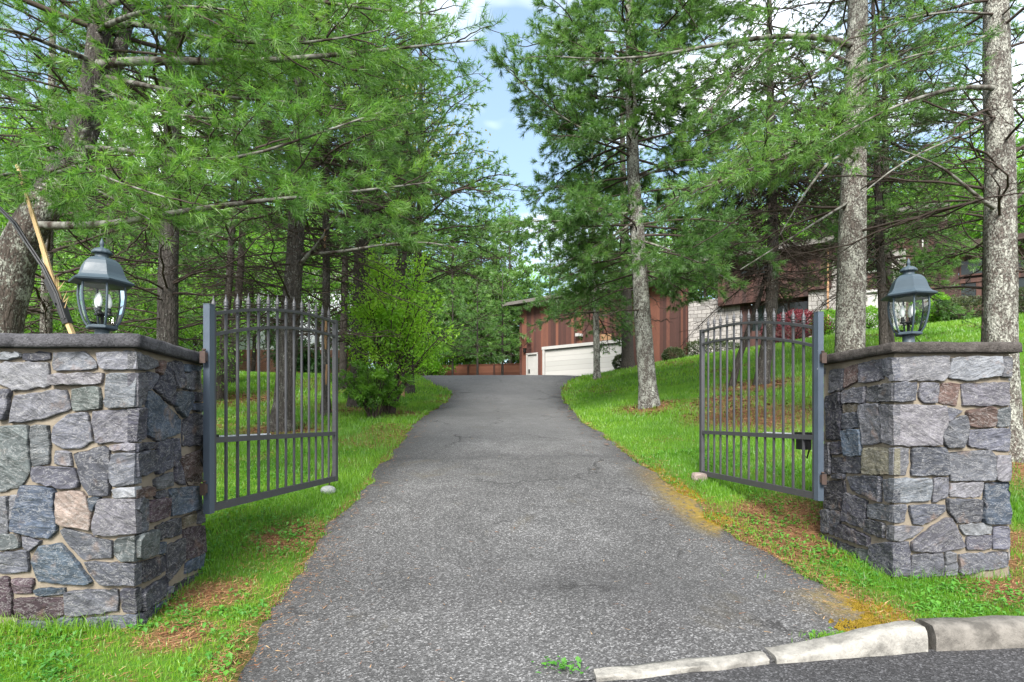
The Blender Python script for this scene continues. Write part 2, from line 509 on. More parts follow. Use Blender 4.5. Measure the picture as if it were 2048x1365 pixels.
M['house_stone'] = masonry('house_stone', (.19, .18, .17), (.33, .31, .29), (.11, .10, .09), 1.0, .24)
M['brick'] = masonry('red_brick', (.24, .075, .05), (.34, .12, .08), (.36, .30, .26), 1.0, .075)
a = NT('raw_wood'); M['wood'] = a.principled(a.mix(a.noise(a.coord('Object', (8, 8, 1)), 6, 5, .6, .4), (.33, .215, .095), (.58, .43, .235)), .75, spec=.2)
a = NT('bare_wood'); M['bare'] = a.principled(a.mix(a.noise(a.coord('Object', (4, 4, .7)), 6, 5, .7, .4), (.14, .075, .045), (.52, .32, .18)), .85, spec=.1)
a = NT('rock'); _n = a.noise(a.coord(), 25, 5, .7); M['rock'] = a.principled(a.mix(_n, (.16, .17, .165), (.40, .42, .41)), .9, normal=a.bump(_n, .7, .02))
a = NT('old_brick'); _n = a.noise(a.coord(), 35, 5, .7); M['paver'] = a.principled(a.mix(_n, (.17, .125, .11), (.32, .26, .235)), .9, normal=a.bump(_n, .6, .01))

# ------------------------------------------------------------------ the lie of the land
PY = np.array([-400, 2.55, 2.9, 3.4, 4.2, 4.9, 5.6, 6.45, 8.9, 12.5, 16.8, 19, 22, 24, 26, 28, 30, 33, 37, 42, 50, 70, 120, 500.])
PZ = np.array([-.08, -.06, -.03, .0, .05, .12, .25, .42, .78, 1.25, 1.74, 2.07, 2.66, 3.0, 3.26, 3.38, 3.44, 3.48, 3.5, 3.9, 4.6, 6.5, 12, 30.])
EY = np.array([2.2, 2.7, 3.4, 4.2, 4.9, 5.6, 6.45, 8.9, 12.5, 16.8, 19, 20.5, 22, 24, 26, 30, 33, 38.])
EL = np.array([-1.36, -1.45, -1.57, -1.62, -1.70, -1.76, -1.75, -1.87, -2.05, -2.0, -2.02, -2.4, -3.1, -3.7, -4.3, -5.2, -6, -6])
ER = np.array([2.32, 2.34, 2.30, 2.28, 2.14, 2.0, 1.9, 1.74, 1.5, 1.6, 1.64, 1.8, 2.1, 2.7, 3.3, 4.6, 6.4, 4.0])
KX = np.array([-200., -60, -3, .44, 1.366, 2.39, 2.94, 5, 60, 200])
KY = np.array([2.1, 2.1, 2.1, 2.82, 3.02, 3.197, 3.24, 3.27, 3.4, 3.4])


def prof(y):
    return np.interp(y, PY, PZ)


def edgeL(y): return np.interp(y, EY, EL)
def edgeR(y): return np.interp(y, EY, ER)
def kerb_y(x): return np.interp(x, KX, KY)


def side_slope(y):
    return np.interp(y, [4.2, 5.2, 7, 10, 14, 30, 60], [0.0, -.02, .075, .125, .172, .178, .16])


def ground_z(x, y):
    x, y = np.asarray(x, float), np.asarray(y, float)
    z = prof(y)
    dx = np.maximum(0, x - edgeR(y))
    dx = np.where(dx < .6, dx * dx / 1.2, dx - .3)
    dx = 26 * (1 - np.exp(-dx / 26)) * 1.0 + dx * .12
    z = z + side_slope(y) * dx
    dl = np.maximum(0, edgeL(y) - x)
    z = z + .03 * np.minimum(dl, 1) * sstep(5, 9, y) + .012 * np.minimum(dl, 12) * sstep(6, 20, y)
    near = sstep(60, 25, np.hypot(x, y))
    z = z + (fbm(x, y, .35, 3, 3) - .5) * .16 * sstep(0, 1.5, np.maximum(x - edgeR(y), edgeL(y) - x)) * sstep(3.3, 7, y)
    return z


def gz(x, y):
    return float(ground_z(np.array([x]), np.array([y]))[0])


LITTER_SPOTS = [(3.15, 13, .9), (5.9, 14, 1.3), (6.1, 7, 1.0), (6.0, 9.6, 1.1), (-4.45, 11, 1.0), (-4.2, 14, .8), (-3.9, 15, 1.3), (-2.8, 13.5, .8),
                (-8.6, 17, 2.2), (3.5, 22, .5), (5.6, 25, 1.0), (-2.1, 3.9, .34), (-1.95, 3.3, .25), (-2.0, 5.2, .45), (2.75, 5.6, .7), (2.5, 5.0, .45), (4.2, 5.0, .9), (3.6, 3.95, .45),
                (4.6, 10.4, 1.5), (4.6, 12.2, 1.1), (-5.4, 6, 1.6), (7.5, 8.5, 1.2)]


def litter(x, y):
    """0 = lawn, 1 = bare ground with dry needles"""
    x, y = np.asarray(x, float), np.asarray(y, float)
    m = np.zeros(np.broadcast(x, y).shape)
    for (cx, cy, r) in LITTER_SPOTS:
        m = np.maximum(m, 1 - sstep(.35 * r, 1.25 * r, np.hypot(x - cx, (y - cy) * .9)))
    de = np.minimum(np.abs(x - edgeR(y)), np.abs(edgeL(y) - x))
    m = np.maximum(m, .55 * (1 - sstep(.0, .14, de)) * sstep(22, 14, y))
    m = np.maximum(m, .75 * (1 - sstep(.05, .5, x - edgeR(y))) * (x > edgeR(y)) * sstep(9, 6, y))
    n = fbm(x, y, 1.6, 7, 4)
    m = m + (n - .5) * .75
    m = np.maximum(m, sstep(.60, .72, fbm(x, y, .55, 21, 4)) * .55)
    return np.clip(m, 0, 1)


def moss(x, y):
    d = x - edgeR(y)
    return np.clip(sstep(-.45, -.02, d) * sstep(3.1, 4.0, y) * sstep(8.2, 5.8, y) * sstep(.38, .6, fbm(x, y, 1.5, 31, 3)), 0, 1)
# ================================================================== GROUND, ROAD, DRIVE, KERB
def axis(*segs):
    out = []
    for a0, b0, st in segs:
        out.append(np.arange(a0, b0, st))
    return np.concatenate(out)


def grid_mesh(X, Y, Z):
    ny, nx = X.shape
    i, j = np.meshgrid(np.arange(ny - 1), np.arange(nx - 1), indexing='ij')
    q = np.stack([i * nx + j, i * nx + j + 1, (i + 1) * nx + j + 1, (i + 1) * nx + j], -1).reshape(-1, 4)
    return np.stack([X, Y, Z], -1).reshape(-1, 3), q


gx = np.concatenate([-np.geomspace(400, 31, 14), axis((-30, -12, 1), (-12, -5, .25), (-5, 5, .1), (5, 12, .25), (12, 30, 1)), np.geomspace(30, 400, 14)])
gy = np.concatenate([-np.geomspace(60, 1, 8), axis((0, 2, .5), (2, 10, .1), (10, 20, .25), (20, 45, .6), (45, 60, 3)), np.geomspace(60, 500, 14)])
X, Y = np.meshgrid(gx, gy)
Z = ground_z(X, Y)
ins = np.minimum(X - edgeL(Y), edgeR(Y) - X)
Z = np.where((Y > 2.2) & (Y < 37.5), Z - .10 * sstep(.0, .15, ins), Z)
Z = np.where(Y < kerb_y(X) + .02, -.35, Z)
lit = litter(X, Y)
v, q = grid_mesh(X, Y, Z)
b = MB().add(v, quads=q, smooth=True, col=np.stack([lit.ravel()] * 3, -1))
tag(b.build('lawn_ground', M['ground']), kind='structure')

# driveway: its own sheet with crumbly edges
dy = np.concatenate([axis((2.3, 9, .09), (9, 20, .2), (20, 38, .5)), [38.0]])
su = np.concatenate([np.linspace(0, .1, 8)[:-1], np.linspace(.1, .9, 18), np.linspace(.9, 1, 8)[1:]])
rag = lambda y, o: (fbm(y, y * 0 + o, 2.3, o, 4) - .5) * .20 + (vnoise(y, y * 0 + o, 9, o + 9) - .5) * .05
xl, xr = edgeL(dy) + rag(dy, 11), edgeR(dy) + rag(dy, 17)
Xd = xl[:, None] + (xr - xl)[:, None] * su[None]
Yd = np.repeat(dy[:, None], len(su), 1)
Yd = np.maximum(Yd, kerb_y(Xd) + .02)
mid = (Xd - (xl + xr)[:, None] / 2) / ((xr - xl)[:, None] / 2)
Zd = prof(Yd) + .03 - .024 * np.abs(mid) ** 8 + .02 * (1 - mid ** 2) + (fbm(Xd, Yd, .5, 41, 3) - .5) * .03 - .060 * sstep(3.9, 3.1, Yd)
dk = np.clip(1 - np.minimum(Xd - xl[:, None], xr[:, None] - Xd) / .55, 0, 1) * (.25 + .75 * fbm(Xd, Yd, 1.1, 51, 3)) * .8
dk = np.maximum(dk, .35 * sstep(1.2, .0, np.hypot((Xd - 1.05) / 1.3, (Yd - 3.9) / .6)))
_e = sstep(.13, .0, Yd - kerb_y(Xd) - .02)
Zd = Zd * (1 - _e) + -.054 * _e
for cx_, cy_, sx_, sy_, am in [(-2.1, 20.8, .5, .12, .9), (-1.75, 20.2, .35, .10, .9), (-1.6, 19.4, .3, .12, .8), (1.45, 18.2, .3, .35, .9), (-.7, 22.3, .6, .06, .5), (.9, 4.0, .8, .35, .4)]:
    dk = np.maximum(dk, am * sstep(1.3, .3, np.hypot((Xd - cx_) / sx_, (Yd - cy_) / sy_)))
v, q = grid_mesh(Xd, Yd, Zd)
b = MB().add(v, quads=q, smooth=True, col=np.stack([np.zeros(Xd.size), dk.ravel(), moss(Xd, Yd).ravel()], -1))
tag(b.build('driveway', M['drive']), kind='structure')

# road in front of the kerb
rx = np.concatenate([[-200, -60, -20], np.linspace(-6, 6, 61), [20, 60, 200]])
Xr = np.stack([rx] * 3)
Yr = np.stack([np.full(len(rx), -14.0), np.full(len(rx), 1.0), kerb_y(rx) + .03])
v, q = grid_mesh(Xr, Yr, np.full(Xr.shape, -.06))
tag(MB().add(v, quads=q, smooth=True).build('road', M['road']), kind='structure')


def kerb(name, x0, x1, h0, h1, wid, mat, label, seed, ease=True):
    xs = np.arange(x0, x1 + .001, .03) if x1 < 3 else np.concatenate([np.arange(x0, 3.4, .03), np.linspace(3.4, x1, 40)])
    t = (xs - x0) / (x1 - x0)
    h = h0 + (h1 - h0) * (sstep(0, 1, t) if ease else t)
    n = len(xs)
    pr = [(0, -.12), (0, .55), (.008, .85), (.03, 1.0), (wid * .5, 1.0), (wid - .02, 1.0), (wid - .004, .9), (wid, .5), (wid, -.12)]
    V = np.zeros((n, len(pr), 3))
    for k, (o, zz) in enumerate(pr):
        jit = (fbm(xs, xs * 0 + k * .7, 7, seed, 4) - .5)
        V[:, k, 0] = xs
        V[:, k, 1] = kerb_y(xs) + o + jit * (.05 if h0 < .03 else .022) * (1 if o < wid * .4 or o > wid * .8 else .3)
        V[:, k, 2] = -.06 + np.where(zz < 0, zz, h * zz) + (0 if zz < .5 else 1) * (fbm(xs, xs * 0 + o * 9, 6, seed + 5, 3) - .5) * .014
    i, j = np.meshgrid(np.arange(n - 1), np.arange(len(pr) - 1), indexing='ij')
    L = len(pr)
    q = np.stack([i * L + j, (i + 1) * L + j, (i + 1) * L + j + 1, i * L + j + 1], -1).reshape(-1, 4)
    b = MB().add(V.reshape(-1, 3), quads=q, smooth=True)
    for e in (0, n - 1):
        b.add(V[e], tris=[(0, k, k + 1) if e == 0 else (0, k + 1, k) for k in range(1, L - 1)])
    return tag(b.build(name, mat), label, 'kerb', 'kerb stones along the road')


kerb('kerb_stone', 2.40, 9.0, .135, .14, .17, M['kerb'], 'full height grey concrete kerb stone beyond the open joint beside the road', 3)
kerb('kerb_stone', 1.42, 2.375, .034, .13, .16, M['kerb_pale'], 'chipped concrete kerb stone sloping down from the open joint to the driveway', 7)
kerb('kerb_stone', .42, 1.40, .026, .034, .105, M['kerb_pale'], 'low whitish kerb stone lying almost flush across the driveway mouth', 12, False)

# ================================================================== GRASS, WEEDS, DRY NEEDLES
rng = np.random.default_rng(11)
PILLAR_L = [(-3.2, 3.4), (-2.27, 3.4), (-2.43, 4.42), (-3.3, 4.42)]
PILLAR_R = [(2.876, 4.25), (3.74, 4.25), (3.74, 5.18), (2.844, 5.15)]


def outside(x, y, marg=0.0):
    ok = (x < edgeL(y) + rag(y, 11) + .025) | (x > edgeR(y) + rag(y, 17) - .03)
    ok &= y > kerb_y(x) + np.where(x > 1.0, .17, .2)
    for P in (PILLAR_L, PILLAR_R):
        xs_, ys_ = [p[0] for p in P], [p[1] for p in P]
        ok &= ~((x > min(xs_) + .03) & (x < max(xs_) - (.02 + .16 * np.clip((y - 3.4), 0, 1) if P is PILLAR_L else .02)) & (y > min(ys_) - .0) & (y < max(ys_)))
    # house and court
    ok &= ~((y > 29.5) & (x > edgeL(y)) & (x < 40) & (y + .70 * x > 37.2))
    return ok


def scatter(y0, y1, dens, wide=1.02, extra=1.0):
    n = int(dens * (y1 - y0) * ((y0 + y1) * wide + 2 * extra))
    y = rng.uniform(y0, y1, n)
    x = rng.uniform(-1, 1, n) * (wide * y1 + extra)
    k = (np.abs(x) < wide * y + extra) & outside(x, y)
    return x[k], y[k]


def blades(b, x, y, h, w, tone, lean=.5, two=False):
    n = len(x)
    z = ground_z(x, y) - .008
    az = rng.uniform(0, 2 * math.pi, n)
    hh = h * rng.uniform(.5, 1.25, n)
    ln = hh * rng.uniform(.1, 1, n) * lean
    fx, fy = rng.uniform(0, 2 * math.pi, n), None
    wx, wy = np.cos(fx) * w / 2 * rng.uniform(.7, 1.3, n), np.sin(fx) * w / 2
    B = np.stack([x, y, z], -1)
    W = np.stack([wx, wy, np.zeros(n)], -1)
    T = B + np.stack([np.cos(az) * ln, np.sin(az) * ln, hh], -1)
    col = np.clip(tone, 0, 1)
    if two:
        Mi = B + np.stack([np.cos(az) * ln * .3, np.sin(az) * ln * .3, hh * .62], -1)
        V = np.stack([B - W, B + W, Mi + W * .8, Mi - W * .8, T], 1).reshape(-1, 3)
        o = np.arange(n)[:, None] * 5
        c = np.repeat(np.stack([col] * 3, -1), 5, 0)
        b.add(V, tris=(o + np.array([[3, 2, 4]])), quads=(o + np.array([[0, 1, 2, 3]])), col=c)
    else:
        V = np.stack([B - W, B + W, T], 1).reshape(-1, 3)
        b.add(V, tris=np.arange(n * 3).reshape(-1, 3), col=np.repeat(np.stack([col] * 3, -1), 3, 0))


def tone_at(x, y):
    return .10 + .78 * fbm(x, y, .7, 61, 4) + (vnoise(x, y, 6, 71) - .5) * .25 + rng.uniform(-.16, .16, len(x)) + .10 * sstep(9, 25, y)


gb = MB()
for (y0, y1, dens, h, w, two, damp) in [(2.4, 4.6, 6000, .044, .0045, True, .97), (4.6, 7, 3600, .065, .006, True, .93), (7, 11, 2100, .075, .0085, False, .9),
                                      (11, 17, 850, .085, .015, False, .85), (17, 32, 230, .11, .035, False, .8)]:
    x, y = scatter(y0, y1, dens)
    L_ = litter(x, y)
    k = rng.random(len(x)) > L_ * damp
    x, y = x[k], y[k]
    tall = .6 + .9 * fbm(x, y, 1.1, 81, 3)
    blades(gb, x, y, h * tall, w, tone_at(x, y), .7, two)
# long tufts along the foot of the pillars and the kerb
for (cx, cy, n, sx, sy) in [(-2.62, 3.33, 260, .16, .05), (-3.0, 3.34, 160, .1, .04), (3.2, 4.18, 220, .5, .04), (2.8, 4.5, 60, .03, .3), (-2.3, 4.0, 60, .04, .3), (1.90, 3.27, 420, .09, .03)]:
    x, y = cx + rng.normal(0, sx, n), cy + rng.normal(0, sy, n)
    k = y > kerb_y(x) + .1
    blades(gb, x[k], y[k], .11 if n not in (420, 240) else .03, .004, tone_at(x, y)[k], .9, True)
tag(gb.build('lawn_grass', M['grass']), 'bright green lawn grass growing on both sides of the asphalt driveway', 'grass', kind='stuff')

# broad-leaved weeds (clover, dandelion) in the verges
wb = MB()
x, y = scatter(2.4, 8.5, 190)
k = (fbm(x, y, 1.2, 91, 3) > .47) & (np.minimum(np.abs(x - edgeR(y)), np.abs(edgeL(y) - x)) < 1.9)
x, y = x[k], y[k]
x = np.concatenate([x, rng.normal(.26, .06, 6), rng.normal(1.9, .10, 14)]); y = np.concatenate([y, rng.normal(2.92, .025, 6), rng.normal(3.29, .03, 14)])
forced = np.zeros(len(x), bool); forced[-20:] = True
for rep in range(9):
    n = len(x)
    az = rng.uniform(0, 2 * math.pi, n)
    ln = rng.uniform(.018, .052, n)
    wd = ln * rng.uniform(.16, .34, n)
    el = rng.uniform(.1, .9, n)
    xx, yy = x + rng.normal(0, .04, n), y + rng.normal(0, .04, n)
    B = np.stack([xx, yy, ground_z(xx, yy) + rng.uniform(.0, .03, n)], -1)
    B[forced, 2] = -.022
    D = np.stack([np.cos(az) * np.cos(el), np.sin(az) * np.cos(el), np.sin(el)], -1)
    S = np.stack([-np.sin(az), np.cos(az), np.zeros(n)], -1)
    mid_ = B + D * (ln * .55)[:, None]
    T = B + D * ln[:, None] - np.array([0, 0, .008])
    V = np.stack([B, mid_ + S * wd[:, None], T, mid_ - S * wd[:, None]], 1).reshape(-1, 3)
    k = outside(xx, yy) | forced
    t = np.clip(.35 + .4 * vnoise(xx, yy, 2, 95) + rng.uniform(-.2, .25, n), 0, 1)
    V = V.reshape(-1, 4, 3)[k].reshape(-1, 3)
    wb.add(V, quads=np.arange(len(V)).reshape(-1, 4), col=np.repeat(np.stack([t[k]] * 3, -1), 4, 0))
tag(wb.build('verge_weeds', M['weed']), 'low broad-leaved weeds and clover along the driveway verges', 'weeds', kind='stuff')

# dry brown needles and leaf scraps
lb = MB()
for (y0, y1, dens, ln, w) in [(2.4, 6, 8000, .065, .0016), (6, 11, 1600, .09, .004), (11, 26, 200, .13, .016)]:
    x, y = scatter(y0, y1, dens)
    k = rng.random(len(x)) < litter(x, y) * 1.1
    x, y = x[k], y[k]
    n = len(x)
    az = rng.uniform(0, 2 * math.pi, n)
    l2 = ln * rng.uniform(.5, 1.2, n)
    z = ground_z(x, y) + rng.uniform(.0, .014, n)
    A_ = np.stack([x, y, z], -1)
    T = A_ + np.stack([np.cos(az) * l2, np.sin(az) * l2, rng.uniform(-.004, .018, n)], -1)
    S = np.stack([-np.sin(az), np.cos(az), np.full(n, .2)], -1) * w * rng.uniform(.6, 2.2, n)[:, None]
    V = np.stack([A_ - S, A_ + S, T], 1).reshape(-1, 3)
    lb.add(V, tris=np.arange(3 * n).reshape(-1, 3), col=np.repeat(np.stack([rng.random(n)] * 3, -1), 3, 0))
for (y0, y1, cnt, ln, w) in [(2.75, 5, 1300, .06, .0015), (5, 9, 900, .08, .0026), (9, 20, 900, .11, .007)]:
    y = rng.uniform(y0, y1, cnt); sd = rng.random(cnt) < .42
    off = rng.exponential(.16, cnt)
    x = np.where(sd, edgeL(y) + off, edgeR(y) - off)
    far_ = rng.random(cnt) < .10
    x = np.where(far_, edgeL(y) + (edgeR(y) - edgeL(y)) * rng.random(cnt), x)
    k = y > kerb_y(x) + .12
    x, y = x[k], y[k]; n = len(x)
    az = rng.uniform(0, 6.28, n); l2 = ln * rng.uniform(.4, 1.1, n)
    z = prof(y) + .052 - .060 * sstep(3.9, 3.1, y) + rng.uniform(-.012, .006, n)
    A_ = np.stack([x, y, z], -1)
    T = A_ + np.stack([np.cos(az) * l2, np.sin(az) * l2, rng.uniform(-.002, .006, n)], -1)
    S = np.stack([-np.sin(az), np.cos(az), np.full(n, .1)], -1) * w * rng.uniform(.6, 2.4, n)[:, None]
    V = np.stack([A_ - S, A_ + S, T], 1).reshape(-1, 3)
    lb.add(V, tris=np.arange(3 * n).reshape(-1, 3), col=np.repeat(np.stack([rng.random(n)] * 3, -1), 3, 0))
tag(lb.build('fallen_needles', M['litter']), 'orange brown fallen pine needles on the bare ground by the drive', 'needle litter', kind='stuff')

# yellow moss along the drive's edge near the gate
mb_ = MB()
x, y = scatter(3.0, 8.5, 900)
x2 = rng.uniform(-.42, .18, 26000); y2 = rng.uniform(3.2, 8.2, 26000)
x2 = edgeR(y2) + x2
k = (rng.random(26000) < moss(x2, y2) * .9) & (fbm(x2, y2, 3.0, 33, 4) > .44) & (y2 > kerb_y(x2) + .2)
x2, y2 = x2[k], y2[k]
n = len(x2)
zz = prof(y2) + .03
for rep in range(3):
    az = rng.uniform(0, 6.28, n); r_ = rng.uniform(.008, .022, n)
    px_, py_ = x2 + rng.normal(0, .015, n), y2 + rng.normal(0, .015, n)
    B = np.stack([px_, py_, np.maximum(ground_z(px_, py_), zz - .035) - .005], -1)
    V = np.stack([B + np.stack([np.cos(az + a_) * r_, np.sin(az + a_) * r_, np.zeros(n)], -1) for a_ in (0, 2.1, 4.2)] + [B + np.array([0, 0, .017])], 1).reshape(-1, 3)
    o = np.arange(n)[:, None] * 4
    mb_.add(V, tris=np.concatenate([o + np.array([[0, 1, 3]]), o + np.array([[1, 2, 3]]), o + np.array([[2, 0, 3]])]))
tag(mb_.build('edge_moss', M['moss']), 'yellow green moss creeping over the asphalt edge near the gate', 'moss', kind='stuff')
# ================================================================== STONE GATE PILLARS
TONE = {'g': (.080, .079, .087), 'b': (.052, .064, .080), 'n': (.092, .100, .095), 'l': (.165, .160, .162), 'p': (.058, .039, .043),
        'k': (.235, .172, .138), 'd': (.042, .041, .048), 'm': (.115, .110, .116), 'r': (.092, .058, .047), 'y': (.118, .100, .070)}


def clean(poly):
    P = np.array(poly, float)
    a_ = 0.5 * np.sum(P[:, 0] * np.roll(P[:, 1], -1) - np.roll(P[:, 0], -1) * P[:, 1])
    return P if a_ > 0 else P[::-1]


def stone(b, poly, frame, tone, r, hold=()):
    """poly in (t, z) on a wall plane; frame = (origin, along, outward normal); hold = edge ('lo'/'hi') that turns the corner"""
    P = clean(poly)
    # uneven outline: cut long edges, nudge, round the corners a little
    out = []
    n = len(P)
    for i in range(n):
        A, B = P[i], P[(i + 1) % n]
        L = np.linalg.norm(B - A)
        k = max(2, int(L / .028))
        for s in range(k):
            t = s / k
            q = A + (B - A) * t
            if s == 0:
                C = P[i - 1]
                q = A + (B - A) / max(L, 1e-6) * min(.005, L * .2) * .7 + (C - A) / max(np.linalg.norm(C - A), 1e-6) * min(.005, np.linalg.norm(C - A) * .2) * .7
            else:
                q = q + r.normal(0, .0034, 2)
            out.append(q)
    Q = np.array(out)
    c = Q.mean(0)
    Q = Q + (Q - c) / (np.linalg.norm(Q - c, axis=1, keepdims=True) + 1e-6) * .0058
    size = math.sqrt(max(np.ptp(Q[:, 0]) * np.ptp(Q[:, 1]), 1e-4))
    pro = r.uniform(.016, .036)
    tilt = r.normal(0, .05, 2)
    O, A3, N3 = [np.array(f, float) for f in frame]
    rings = []
    for (sc_, dep, ins_) in [(1, -.03, 0), (1, pro * .60, 0), (1, pro * .93, .0022), (1, pro * 1.04, .0075), (.80, pro, 0), (.58, pro, 0), (.36, pro, 0), (.16, pro, 0)]:
        R_ = c + (Q - c) * sc_
        if ins_:
            d = Q - c
            R_ = Q - d / (np.linalg.norm(d, axis=1, keepdims=True) + 1e-6) * ins_
        dd = np.full(len(R_), dep)
        if dep >= pro * .85:
            rel = R_ - c
            dd = dd + rel @ tilt + (fbm(R_[:, 0], R_[:, 1], 9, int(tone[3] * 90), 4) - .5) * .034 * (1 if sc_ < 1 else .6)
        if hold:
            e = Q[:, 0] < hold[0] + .02 if hold[1] == 'lo' else Q[:, 0] > hold[0] - .02
            sgn = -1 if hold[1] == 'lo' else 1
            R_ = R_.copy()
            R_[e, 0] = hold[0] + sgn * (.022 if sc_ == 1 else .0) if sc_ == 1 else R_[e, 0]
        rings.append((R_, dd))
    m = len(Q)
    V, tri, qd = [], [], []
    for R_, dd in rings:
        V.append(O + R_[:, :1] * A3 + R_[:, 1:] * np.array([0, 0, 1.]) + dd[:, None] * N3)
    V = np.concatenate(V)
    for k in range(len(rings) - 1):
        for i in range(m):
            j = (i + 1) % m
            qd.append((k * m + i, k * m + j, (k + 1) * m + j, (k + 1) * m + i))
    V = np.concatenate([V, V[(len(rings) - 1) * m:].mean(0)[None]])
    ci = len(V) - 1
    k = len(rings) - 1
    tri = [(k * m + i, k * m + (i + 1) % m, ci) for i in range(m)]
    # winding: outward
    nv = np.cross(A3, (0, 0, 1.))
    if np.dot(nv, N3) < 0:
        tri = [t[::-1] for t in tri]; qd = [t[::-1] for t in qd]
    b.add(V, tris=tri, quads=qd, col=np.tile(tone[:4], (len(V), 1)), smooth=False)


def plane_map(p0, p1):
    """photo pixel -> (t, z) on the vertical plane through plan points p0, p1"""
    p0, p1 = np.array(p0), np.array(p1)
    e = (p1 - p0) / np.linalg.norm(p1 - p0)

    def f(px, py):
        u = (px - CX) / F
        t = (u * p0[1] - p0[0]) / (e[0] - u * e[1])
        d = p0[1] + t * e[1]
        return (t, EYE + (HY - py) / F * d)
    return f, e


def traced(b, stones, p0, p1, zoom, hold, r, zmin):
    s, ox, oy = zoom
    f, e = plane_map(p0, p1)
    n = np.array([-e[1], e[0], 0])
    mid = np.array([(p0[0] + p1[0]) / 2, (p0[1] + p1[1]) / 2])
    if np.dot(n[:2], -mid) < 0 and abs(n[1]) > .5: n = -n
    Lw = np.linalg.norm(np.array(p1) - np.array(p0))
    for tn, *pts in stones:
        poly = [f(x / s + ox, y / s + oy) for x, y in zip(pts[0::2], pts[1::2])]
        poly = [(min(max(t, -.02), Lw + .02), max(z, zmin)) for t, z in poly]
        h = ()
        if hold is not None:
            ts = [t for t, z in poly]
            if hold == 'lo' and min(ts) < .03: h = (0.0, 'lo')
            if hold == 'hi' and max(ts) > Lw - .03: h = (Lw, 'hi')
        tone = np.array(TONE[tn[0]]) * np.array([.86, .90, .97]) * r.uniform(.72, 1.25) * np.array([1 + r.normal(0, .03), 1, 1 + r.normal(0, .03)])
        yield poly, tone, h, e


def courses(L, z0, z1, r):
    z = z0
    out = []
    while z < z1 - .04:
        h = min(r.uniform(.10, .22), z1 - z)
        if z1 - z - h < .07: h = z1 - z
        t = 0
        while t < L - .03:
            w = min(r.uniform(.12, .38), L - t)
            if L - t - w < .08: w = L - t
            j = lambda: r.normal(0, .008)
            out.append([(t + .008 + abs(j()), z + .008 + abs(j())), (t + w - .008 - abs(j()), z + .008 + abs(j())), (t + w - .008 - abs(j()), z + h - .008 - abs(j())), (t + .008 + abs(j()), z + h - .008 - abs(j()))])
            t += w
        z += h
    return out


Z4, Z2, Z6, Z5 = (3.412, 0, 560), (2.56, 0, 850), (3.412, 1640, 560), (2.219, 1350, 750)
# stones traced off the photograph: tone, then outline
LF = [(Z4, [('l', 0,500,60,495,155,505,150,535,0,550), ('g', 175,500,350,495,352,545,170,550), ('l', 385,498,580,492,660,560,668,605,590,615,385,620), ('l', 675,500,905,492,905,612,705,605),
      ('l', 0,570,340,565,345,725,100,760,85,735,0,710), ('l', 370,655,715,635,700,710,365,720), ('m', 735,650,905,640,905,868,735,870), ('g', 0,745,85,748,88,780,55,950,0,960),
      ('l', 130,790,460,750,495,880,330,940,85,980), ('n', 500,745,690,735,700,880,510,895), ('n', 220,1000,345,995,345,1255,225,1270), ('m', 385,1000,480,920,600,905,645,1100,560,1145,450,1150,375,1110),
      ('m', 650,895,905,885,905,1105,665,1112), ('m', 390,1165,490,1180,505,1270,385,1255)]),
      (Z2, [('n', 0,12,155,5,160,235,120,310,0,345), ('g', 180,215,390,220,410,320,330,325,190,290), ('g', 385,150,540,110,570,130,570,360,470,360,430,290), ('m', 575,105,690,95,690,130,575,130),
      ('g', 585,150,690,145,690,300,600,315,580,290), ('l', 585,330,690,315,690,370,590,370), ('b', 125,310,285,325,300,540,260,580,70,545,65,520), ('k', 305,345,430,340,475,450,470,540,310,500),
      ('b', 460,375,525,370,490,440,470,430), ('m', 520,380,700,380,700,555,500,565,485,530), ('g', 0,370,55,365,50,550,0,555), ('m', 62,360,110,355,78,480,58,490), ('n', 0,565,105,560,115,625,0,635),
      ('g', 120,570,220,590,165,645,130,620), ('g', 315,540,340,525,520,585,580,590,580,680,430,685,350,600), ('n', 600,590,700,560,700,695,640,695,600,660), ('g', 0,650,150,645,155,750,0,755),
      ('b', 170,700,210,620,320,605,390,690,480,800,450,815,210,800), ('g', 440,700,700,710,700,810,530,815,470,750), ('p', 0,780,55,780,75,970,0,975), ('p', 75,785,180,785,170,860,80,860),
      ('b', 185,840,340,830,335,865,200,870), ('p', 90,885,340,885,335,970,280,990,95,985), ('g', 355,850,610,840,610,950,430,970,360,965), ('d', 635,835,703,840,703,950,640,955),
      ('g', 100,995,290,1000,260,1040,120,1040), ('b', 310,985,430,985,430,1040,310,1030), ('g', 455,985,700,970,700,1040,460,1040)])]
